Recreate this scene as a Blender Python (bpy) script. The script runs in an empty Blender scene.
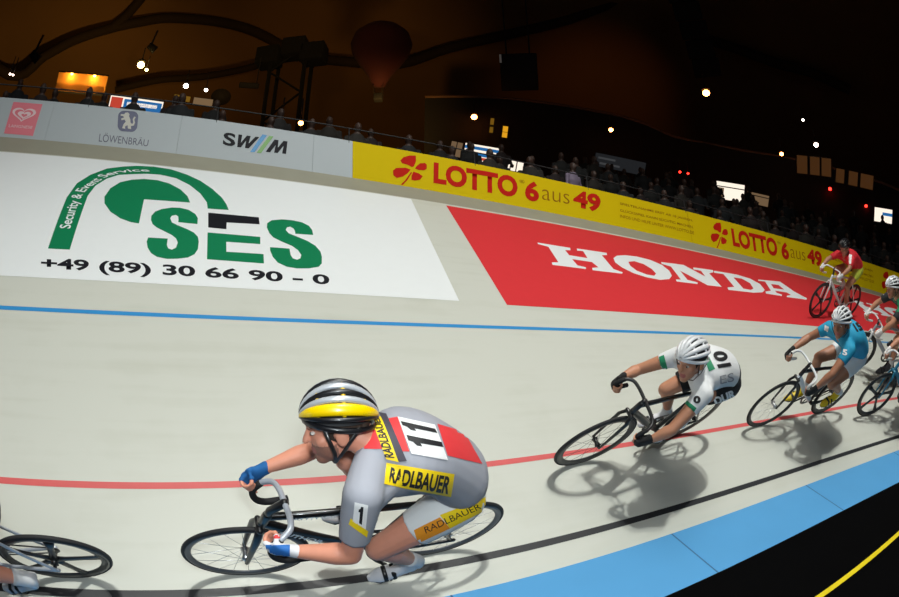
import bpy, bmesh, math, random
import numpy as np
from mathutils import Vector, Matrix
from mathutils.bvhtree import BVHTree
random.seed(7)
SC = bpy.context.scene
COL = SC.collection

# ---------------------------------------------------------------- camera (equisolid fisheye on a photographer's camera, standing in the infield)
EYE = Vector((0.0, 0.0, 1.534))
PITCH, ROLL, FPX = 0.03302, -0.00119, 486.64
cp, sp, cr, sr = math.cos(PITCH), math.sin(PITCH), math.cos(ROLL), math.sin(ROLL)
C_FWD = Vector((0, cp, sp)); _up = Vector((0, -sp, cp)); _ri = Vector((1, 0, 0))
C_RI = _ri * cr + _up * sr; C_UP = _up * cr - _ri * sr
cam = bpy.data.cameras.new('camera'); cam_o = bpy.data.objects.new('camera', cam); COL.objects.link(cam_o)
cam_o.matrix_world = Matrix(((C_RI.x, C_UP.x, -C_FWD.x, EYE.x), (C_RI.y, C_UP.y, -C_FWD.y, EYE.y), (C_RI.z, C_UP.z, -C_FWD.z, EYE.z), (0, 0, 0, 1)))
cam.type = 'PANO'
cam.sensor_fit = 'HORIZONTAL'; cam.sensor_width = 36.0; cam.clip_start = 0.05; cam.clip_end = 500
for holder in (getattr(cam, 'cycles', None), cam):
    try:
        holder.panorama_type = 'FISHEYE_EQUISOLID'
        holder.fisheye_lens = FPX * 36.0 / 899.0
        holder.fisheye_fov = math.pi
        break
    except Exception:
        pass
SC.camera = cam_o

# ---------------------------------------------------------------- world, lights, exposure
wd = bpy.data.worlds.new('world'); SC.world = wd; wd.use_nodes = True
wd.node_tree.nodes['Background'].inputs[0].default_value = (0.012, 0.010, 0.009, 1)
wd.node_tree.nodes['Background'].inputs[1].default_value = 0.06
def light(kind, name, loc, target, energy, color, size=0.3, spot=1.2, blend=0.6):
    d = bpy.data.lights.new(name, kind); d.energy = energy; d.color = color
    if kind == 'AREA': d.shape = 'DISK'; d.size = size
    else: d.shadow_soft_size = size
    if kind == 'SPOT': d.spot_size = spot; d.spot_blend = blend
    o = bpy.data.objects.new(name, d); COL.objects.link(o); o.location = loc
    o.rotation_euler = (Vector(target) - Vector(loc)).to_track_quat('-Z', 'Y').to_euler()
    return o
# floodlights hung under the roof above the track
light('SPOT', 'track_floodlight', (2.5, -2.3, 15.5), (0.2, 3.4, 0.5), 3850, (0.98, 1.0, 0.94), 0.15, 1.5, 0.7)
light('SPOT', 'track_floodlight', (3.2, -1.6, 15.5), (4.0, 4.5, 0.5), 2500, (0.98, 1.0, 0.93), 0.12, 1.5, 0.7)
hl_ = light('AREA', 'overhead_fill', (3.0, 1.0, 14.0), (2.0, 4.0, 0.5), 120, (1.0, 0.95, 0.88), 7.0); hl_.data.spread = 1.3  # added overhead fill that lightens the riders' shadows, not a hall lamp
# the photographer's flash, held beside the camera
light('AREA', 'camera_flash', (0.10, -0.05, 1.78), (-1.0, 3.0, 1.3), 25, (0.88, 0.97, 1.0), 0.16)
# low infield house lights behind the photographer
light('AREA', 'infield_light', (1.5, -7.0, 7.0), (1.0, 4.0, 1.0), 125, (0.9, 0.95, 1.0), 3.0)
# warm uplights washing the tent roof
light('SPOT', 'roof_uplight', (-12, 13, 6.5), (-34, 26, 18), 4300, (1.0, 0.63, 0.16), 0.4, 1.5, 1.0)
light('SPOT', 'roof_uplight', (-2, 17, 8), (-10, 38, 18), 1700, (1.0, 0.58, 0.15), 0.4, 1.5, 1.0)
light('SPOT', 'roof_uplight', (11, 20, 12.5), (12, 42, 20), 800, (1.0, 0.42, 0.11), 0.4, 1.1, 1.0)
light('SPOT', 'roof_uplight', (-3, 6, 7), (-16, 27, 28), 1700, (1.0, 0.58, 0.15), 0.4, 1.4, 1.0)
SC.view_settings.view_transform = 'Standard'; SC.view_settings.look = 'None'
SC.view_settings.gamma = 1.0; SC.view_settings.use_curve_mapping = False
SC.view_settings.exposure = 0.0

# ---------------------------------------------------------------- materials
def lin(c):
    c = c / 255.0
    return c / 12.92 if c <= 0.04045 else ((c + 0.055) / 1.055) ** 2.4
def rgb(r, g, b): return (lin(r), lin(g), lin(b), 1)
MATS = {}
def mat(name, col, rough=0.55, metal=0.0, noise=0.06, scale=9.0, coat=0.0, spec=0.5):
    if name in MATS: return MATS[name]
    m = bpy.data.materials.new(name); m.use_nodes = True; nt = m.node_tree; b = nt.nodes['Principled BSDF']
    b.inputs['Roughness'].default_value = rough; b.inputs['Metallic'].default_value = metal
    b.inputs['Specular IOR Level'].default_value = spec
    if coat: b.inputs['Coat Weight'].default_value = coat
    c = rgb(*col)
    tc = nt.nodes.new('ShaderNodeTexCoord'); nz = nt.nodes.new('ShaderNodeTexNoise'); nz.inputs['Scale'].default_value = scale; nz.inputs['Detail'].default_value = 4
    mx = nt.nodes.new('ShaderNodeMix'); mx.data_type = 'RGBA'
    mx.inputs['A'].default_value = [x * (1 - noise) for x in c[:3]] + [1]
    mx.inputs['B'].default_value = [min(1, x * (1 + noise)) for x in c[:3]] + [1]
    nt.links.new(tc.outputs['Object'], nz.inputs['Vector']); nt.links.new(nz.outputs['Fac'], mx.inputs['Factor'])
    nt.links.new(mx.outputs['Result'], b.inputs['Base Color'])
    MATS[name] = m; return m
def glow(name, col, strength):
    if name in MATS: return MATS[name]
    m = bpy.data.materials.new(name); m.use_nodes = True; b = m.node_tree.nodes['Principled BSDF']
    b.inputs['Base Color'].default_value = (0.02, 0.02, 0.02, 1)
    b.inputs['Emission Color'].default_value = rgb(*col); b.inputs['Emission Strength'].default_value = strength
    MATS[name] = m; return m
def track_mat():
    m = bpy.data.materials.new('painted_track_boards'); m.use_nodes = True; nt = m.node_tree; b = nt.nodes['Principled BSDF']
    b.inputs['Roughness'].default_value = 0.42; b.inputs['Specular IOR Level'].default_value = 0.35
    uv = nt.nodes.new('ShaderNodeUVMap'); mp = nt.nodes.new('ShaderNodeMapping'); mp.inputs['Scale'].default_value = (0.5, 9.0, 1)
    n1 = nt.nodes.new('ShaderNodeTexNoise'); n1.inputs['Scale'].default_value = 1.0; n1.inputs['Detail'].default_value = 5
    n2 = nt.nodes.new('ShaderNodeTexNoise'); n2.inputs['Scale'].default_value = 2.2; n2.inputs['Detail'].default_value = 6
    nt.links.new(uv.outputs['UV'], mp.inputs['Vector']); nt.links.new(mp.outputs['Vector'], n1.inputs['Vector']); nt.links.new(uv.outputs['UV'], n2.inputs['Vector'])
    ad = nt.nodes.new('ShaderNodeMath'); ad.operation = 'ADD'
    nt.links.new(n1.outputs['Fac'], ad.inputs[0]); nt.links.new(n2.outputs['Fac'], ad.inputs[1])
    cr_ = nt.nodes.new('ShaderNodeValToRGB'); e = cr_.color_ramp.elements
    e[0].position = 0.55; e[0].color = rgb(196, 198, 187); e[1].position = 1.45; e[1].color = rgb(205, 207, 198)
    half = nt.nodes.new('ShaderNodeMath'); half.operation = 'MULTIPLY'; half.inputs[1].default_value = 1.0
    nt.links.new(ad.outputs[0], half.inputs[0]); nt.links.new(half.outputs[0], cr_.inputs['Fac'])
    nt.links.new(cr_.outputs['Color'], b.inputs['Base Color'])
    return m

# ---------------------------------------------------------------- object helpers
def link(o, parent=None):
    COL.objects.link(o)
    if parent is not None: o.parent = parent
    return o
def mesh_of(bm, name, m, smooth=True):
    bmesh.ops.recalc_face_normals(bm, faces=bm.faces)
    me = bpy.data.meshes.new(name); bm.to_mesh(me); bm.free()
    for x in (m if isinstance(m, (list, tuple)) else [m]): me.materials.append(x)
    if smooth:
        for p in me.polygons: p.use_smooth = True
    return me
def obj(name, bm, m, parent=None, smooth=True):
    return link(bpy.data.objects.new(name, mesh_of(bm, name, m, smooth)), parent)
def tag(o, label=None, cat=None, group=None, kind=None):
    for k, v in (('label', label), ('category', cat), ('group', group), ('kind', kind)):
        if v: o[k] = v
    return o
def structure(o, label=None):
    o['kind'] = 'structure'
    if label: o['label'] = label
    return o
def empty(name, mw, label, cat, group=None):
    o = bpy.data.objects.new(name, None); o.empty_display_size = 0.1; COL.objects.link(o); o.matrix_world = mw
    return tag(o, label, cat, group)
V = Vector
def ring_frames(pts, ref):
    out = []
    n = len(pts)
    for i in range(n):
        t = (pts[min(i + 1, n - 1)] - pts[max(i - 1, 0)]).normalized()
        r = ref[i] if isinstance(ref, list) else ref
        a = r - t * r.dot(t)
        if a.length < 1e-5:
            a = V((0, 0, 1)) - t * t.z
            if a.length < 1e-5: a = V((0, 1, 0)) - t * t.y
        a.normalize(); out.append((a, t.cross(a)))
    return out
def loft(bm, pts, ra, rb=None, ref=V((0, 1, 0)), seg=14, round_ends=True):
    """elliptical sweep: ra along ref, rb across"""
    pts = [V(p) for p in pts]; n = len(pts)
    ra = [ra] * n if not isinstance(ra, (list, tuple)) else list(ra)
    rb = ra if rb is None else ([rb] * n if not isinstance(rb, (list, tuple)) else list(rb))
    if round_ends:
        t0 = (pts[0] - pts[1]).normalized(); t1 = (pts[-1] - pts[-2]).normalized()
        e0 = min(ra[0], rb[0]); e1 = min(ra[-1], rb[-1])
        rf = ref if not isinstance(ref, list) else [ref[0]] * 2 + ref + [ref[-1]] * 2
        pts2 = [pts[0] + t0 * e0 * 0.85, pts[0] + t0 * e0 * 0.5] + pts + [pts[-1] + t1 * e1 * 0.5, pts[-1] + t1 * e1 * 0.85]
        ra = [ra[0] * 0.5, ra[0] * 0.86] + ra + [ra[-1] * 0.86, ra[-1] * 0.5]; rb = [rb[0] * 0.5, rb[0] * 0.86] + rb + [rb[-1] * 0.86, rb[-1] * 0.5]
        pts = pts2; n = len(pts); ref = rf
    fr = ring_frames(pts, ref); rings = []
    for i in range(n):
        a, b = fr[i]
        rings.append([bm.verts.new(pts[i] + a * (ra[i] * math.cos(2 * math.pi * k / seg)) + b * (rb[i] * math.sin(2 * math.pi * k / seg))) for k in range(seg)])
    for i in range(n - 1):
        for k in range(seg):
            bm.faces.new((rings[i][k], rings[i][(k + 1) % seg], rings[i + 1][(k + 1) % seg], rings[i + 1][k]))
    bm.faces.new(list(reversed(rings[0]))); bm.faces.new(rings[-1])
def tube(bm, pts, r, seg=8, ref=V((0.12, 1, 0.05))): loft(bm, pts, r, None, ref, seg, False)
def smooth_path(pts, n=6):
    pts = [V(p) for p in pts]; out = []
    for i in range(len(pts) - 1):
        p0, p1, p2, p3 = pts[max(i - 1, 0)], pts[i], pts[i + 1], pts[min(i + 2, len(pts) - 1)]
        for k in range(n):
            t = k / n
            out.append(0.5 * ((2 * p1) + (p2 - p0) * t + (2 * p0 - 5 * p1 + 4 * p2 - p3) * t * t + (3 * p1 - p0 - 3 * p2 + p3) * t ** 3))
    out.append(pts[-1]); return out
def ball(bm, c, ax, seg=14, rings=9, X=V((1, 0, 0)), Y=V((0, 1, 0)), Z=V((0, 0, 1)), zmin=-1.0):
    c = V(c); rows = []
    for i in range(rings + 1):
        th = math.pi * i / rings; z = max(math.cos(th), zmin); r = math.sin(th) if math.cos(th) >= zmin else math.sqrt(max(0, 1 - zmin * zmin))
        if i in (0,) : rows.append([bm.verts.new(c + Z * ax[2])]); continue
        if i == rings: rows.append([bm.verts.new(c + Z * ax[2] * zmin)]); continue
        rows.append([bm.verts.new(c + X * (ax[0] * r * math.cos(2 * math.pi * k / seg)) + Y * (ax[1] * r * math.sin(2 * math.pi * k / seg)) + Z * (ax[2] * z)) for k in range(seg)])
    for k in range(seg):
        bm.faces.new((rows[0][0], rows[1][k], rows[1][(k + 1) % seg]))
        bm.faces.new((rows[-1][0], rows[-2][(k + 1) % seg], rows[-2][k]))
    for i in range(1, rings - 1):
        for k in range(seg):
            bm.faces.new((rows[i][k], rows[i + 1][k], rows[i + 1][(k + 1) % seg], rows[i][(k + 1) % seg]))
def box(bm, c, size, X=V((1, 0, 0)), Y=V((0, 1, 0)), Z=V((0, 0, 1)), bev=0.0):
    c = V(c); h = [s / 2 for s in size]; vs = []
    for sx in (-1, 1):
        for sy in (-1, 1):
            for sz in (-1, 1): vs.append(bm.verts.new(c + X * (h[0] * sx) + Y * (h[1] * sy) + Z * (h[2] * sz)))
    fs = [bm.faces.new([vs[i] for i in q]) for q in ((0, 1, 3, 2), (4, 6, 7, 5), (0, 4, 5, 1), (2, 3, 7, 6), (0, 2, 6, 4), (1, 5, 7, 3))]
    if bev:
        bmesh.ops.bevel(bm, geom=list({e for f in fs for e in f.edges}), offset=bev, segments=2, affect='EDGES', profile=0.5)
def lathe(bm, prof, c, axis_y=True, seg=48):
    """closed profile of (radius, y) swept around the y axis through c"""
    c = V(c); rings = []
    for k in range(seg):
        a = 2 * math.pi * k / seg
        rings.append([bm.verts.new(c + V((r * math.cos(a), y, r * math.sin(a)))) for r, y in prof])
    m = len(prof)
    for k in range(seg):
        A, B = rings[k], rings[(k + 1) % seg]
        for i in range(m): bm.faces.new((A[i], A[(i + 1) % m], B[(i + 1) % m], B[i]))
def remeshed(bm, voxel, iters, name, mats):
    """fuse overlapping closed shapes into one continuous skin"""
    me = bpy.data.meshes.new('tmp'); bmesh.ops.recalc_face_normals(bm, faces=bm.faces); bm.to_mesh(me); bm.free()
    o = bpy.data.objects.new('tmp', me); COL.objects.link(o)
    r = o.modifiers.new('r', 'REMESH'); r.mode = 'VOXEL'; r.voxel_size = voxel; r.use_smooth_shade = True
    s = o.modifiers.new('s', 'SMOOTH'); s.factor = 0.5; s.iterations = iters
    dg = bpy.context.evaluated_depsgraph_get(); out = bpy.data.meshes.new_from_object(o.evaluated_get(dg)); out.name = name
    bpy.data.objects.remove(o); bpy.data.meshes.remove(me)
    out.materials.clear()
    for x in (mats if isinstance(mats, (list, tuple)) else [mats]): out.materials.append(x)
    for p in out.polygons: p.use_smooth = True; p.material_index = 0
    return out
def flat_mesh(polys=None, text=None, bold=0.0, maxlen=0.12):
    """a filled flat outline (even-odd holes) or a line of lettering as a bmesh in the xy plane"""
    if text is None:
        cu = bpy.data.curves.new('tmp', 'CURVE'); cu.dimensions = '2D'; cu.fill_mode = 'BOTH'
        for P in polys:
            s = cu.splines.new('POLY'); s.points.add(len(P) - 1); s.use_cyclic_u = True
            for q, (x, y) in zip(s.points, P): q.co = (x, y, 0, 1)
    else:
        cu = bpy.data.curves.new('tmp', 'FONT'); cu.body = text; cu.size = 1.0; cu.offset = bold; cu.resolution_u = 4; cu.fill_mode = 'FRONT'
    o = bpy.data.objects.new('tmp', cu); COL.objects.link(o)
    dg = bpy.context.evaluated_depsgraph_get(); me = bpy.data.meshes.new_from_object(o.evaluated_get(dg))
    bpy.data.objects.remove(o)
    bm = bmesh.new(); bm.from_mesh(me); bpy.data.meshes.remove(me)
    bmesh.ops.triangulate(bm, faces=bm.faces)
    return bm
def refine(bm, maxlen):
    for _ in range(5):
        es = [e for e in bm.edges if e.calc_length() > maxlen]
        if not es: break
        bmesh.ops.subdivide_edges(bm, edges=es, cuts=1); bmesh.ops.triangulate(bm, faces=bm.faces)
def unit(bm):
    xs = [v.co.x for v in bm.verts]; ys = [v.co.y for v in bm.verts]
    x0, x1, y0, y1 = min(xs), max(xs), min(ys), max(ys)
    for v in bm.verts: v.co = V(((v.co.x - x0) / (x1 - x0), (v.co.y - y0) / (y1 - y0), 0))
    return bm
def bil(q, u, v):
    """q = tl, tr, br, bl"""
    tl, tr, br, bl = q
    return tuple((tl[i] * (1 - u) + tr[i] * u) * v + (bl[i] * (1 - u) + br[i] * u) * (1 - v) for i in range(len(tl)))

# ---------------------------------------------------------------- the banked track as a surface: s along the inner edge, w up the banking
TH0, K0, K1, K2, Y0 = 0.40085, -0.08857, 0.0005, 0.00008, 2.30654
B0, B1, B2, TRACK_W, BOARD_H, LEAN, COTE_B = 0.60483, -0.01974, -0.00165, 6.73718, 0.7484, 0.2437, 0.17537
_S = np.linspace(-12, 26, 1901)
def _theta(s):
    c = np.clip(s, -6, 11); t = TH0 + K0 * c + K1 * c ** 2 / 2 + K2 * c ** 3 / 3
    return t + np.where(s < -6, (s + 6) * K0, 0.0)
_T = _theta(_S); _d = _S[1] - _S[0]
_X = np.concatenate([[0], np.cumsum((np.cos(_T[1:]) + np.cos(_T[:-1])) / 2 * _d)]); _Y = np.concatenate([[0], np.cumsum((np.sin(_T[1:]) + np.sin(_T[:-1])) / 2 * _d)])
_i0 = int(np.argmin(np.abs(_S))); _X -= _X[_i0]; _Y -= _Y[_i0] - Y0
def bank(s):
    c = min(max(s, -6), 10.5); return B0 + B1 * c + B2 * c * c
def surf(s, w, h=0.0, wall=0.0, cote=False, back=0.0, up=0.0):
    """point on the banking; h lifts along the surface normal, wall climbs the fence, back/up move straight outward/upward"""
    x, y, t = float(np.interp(s, _S, _X)), float(np.interp(s, _S, _Y)), float(np.interp(s, _S, _T))
    b = COTE_B if cote else bank(s)
    r, z = w * math.cos(b) - h * math.sin(b), w * math.sin(b) + h * math.cos(b)
    r += wall * math.sin(LEAN) + back; z += wall * math.cos(LEAN) + up
    if wall and back: pass
    return V((x - math.sin(t) * r, y + math.cos(t) * r, z))
def surf_grid(f, us, vs, uvscale=None):
    bm = bmesh.new(); uvl = bm.loops.layers.uv.new('UVMap')
    g = [[bm.verts.new(f(u, v)) for v in vs] for u in us]
    for i in range(len(us) - 1):
        for j in range(len(vs) - 1):
            fa = bm.faces.new((g[i][j], g[i + 1][j], g[i + 1][j + 1], g[i][j + 1]))
            for lp, (a, b) in zip(fa.loops, ((i, j), (i + 1, j), (i + 1, j + 1), (i, j + 1))): lp[uvl].uv = (us[a], vs[b])
    return bm
def slab(f, us, vs, thick):
    """a curved sheet with real thickness: f(u, v, depth)"""
    bm = bmesh.new()
    A = [[bm.verts.new(f(u, v, 0)) for v in vs] for u in us]; B = [[bm.verts.new(f(u, v, thick)) for v in vs] for u in us]
    nu, nv = len(us), len(vs)
    for i in range(nu - 1):
        for j in range(nv - 1):
            bm.faces.new((A[i][j], A[i + 1][j], A[i + 1][j + 1], A[i][j + 1])); bm.faces.new((B[i][j], B[i][j + 1], B[i + 1][j + 1], B[i + 1][j]))
    for i in range(nu - 1):
        for j in (0, nv - 1): bm.faces.new((A[i][j], B[i][j], B[i + 1][j], A[i + 1][j]))
    for j in range(nv - 1):
        for i in (0, nu - 1): bm.faces.new((A[i][j], A[i][j + 1], B[i][j + 1], B[i][j]))
    return bm
def span(a, b, step): return list(np.linspace(a, b, max(2, int(round((b - a) / step)) + 1)))
LONG = span(-9, 18, 0.2)
structure(obj('track', surf_grid(lambda s, w: surf(s, w), LONG, span(0, TRACK_W + 0.02, 0.32)), track_mat()), 'pale banked velodrome track surface')
def line(name, w0, w1, m, lab, h=0.0015):
    return structure(obj(name, surf_grid(lambda s, w: surf(s, w, h), LONG, [w0, (w0 + w1) / 2, w1]), m), lab)
line('trim_1', 0.176, 0.226, mat('black_line_paint', (38, 40, 44), 0.5, noise=0.2, scale=30), 'black measurement line low on the track')
line('trim_2', 0.878, 0.926, mat('red_line_paint', (213, 92, 92), 0.5), 'red sprinters line')
line('trim_3', 2.543, 2.597, mat('blue_line_paint', (40, 140, 205), 0.5), 'blue stayers line')
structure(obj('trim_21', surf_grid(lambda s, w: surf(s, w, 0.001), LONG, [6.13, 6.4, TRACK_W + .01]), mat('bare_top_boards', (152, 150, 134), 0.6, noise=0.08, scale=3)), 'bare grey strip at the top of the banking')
def band_mat():
    m = mat('light_blue_band', (84, 160, 216), 0.6, noise=0.07, scale=2.0); nt = m.node_tree; b = nt.nodes['Principled BSDF']
    src = b.inputs['Base Color'].links[0].from_socket; uv = nt.nodes.new('ShaderNodeUVMap'); sx = nt.nodes.new('ShaderNodeSeparateXYZ'); nt.links.new(uv.outputs['UV'], sx.inputs[0])
    mu = nt.nodes.new('ShaderNodeMath'); mu.operation = 'MULTIPLY'; mu.inputs[1].default_value = 0.62; nt.links.new(sx.outputs[0], mu.inputs[0])
    fr = nt.nodes.new('ShaderNodeMath'); fr.operation = 'FRACT'; nt.links.new(mu.outputs[0], fr.inputs[0])
    lt = nt.nodes.new('ShaderNodeMath'); lt.operation = 'LESS_THAN'; lt.inputs[1].default_value = 0.008; nt.links.new(fr.outputs[0], lt.inputs[0])
    mx = nt.nodes.new('ShaderNodeMix'); mx.data_type = 'RGBA'; mx.inputs['B'].default_value = rgb(52, 104, 150); nt.links.new(lt.outputs[0], mx.inputs['Factor']); nt.links.new(src, mx.inputs['A']); nt.links.new(mx.outputs['Result'], b.inputs['Base Color'])
    return m
structure(obj('floor_band', surf_grid(lambda s, w: surf(s, w, 0, 0, True), LONG, span(-0.535, 0.0, 0.13)), band_mat()), 'light blue band along the inner edge of the track')
bm = bmesh.new()
us = LONG; inner = [surf(s, -0.535, 0, 0, True) for s in us]
A = [bm.verts.new((p.x, p.y, p.z)) for p in inner]; Bv = [bm.verts.new((2.5 + (p.x - 2.5) * 0.02, -6 + (p.y + 6) * 0.02, p.z)) for p in inner]
for i in range(len(us) - 1): bm.faces.new((A[i], A[i + 1], Bv[i + 1], Bv[i]))
structure(obj('floor', bm, mat('black_infield_floor', (7, 7, 8), 0.95, noise=0.2, scale=6, spec=0.03), smooth=False), 'black infield floor')
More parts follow.
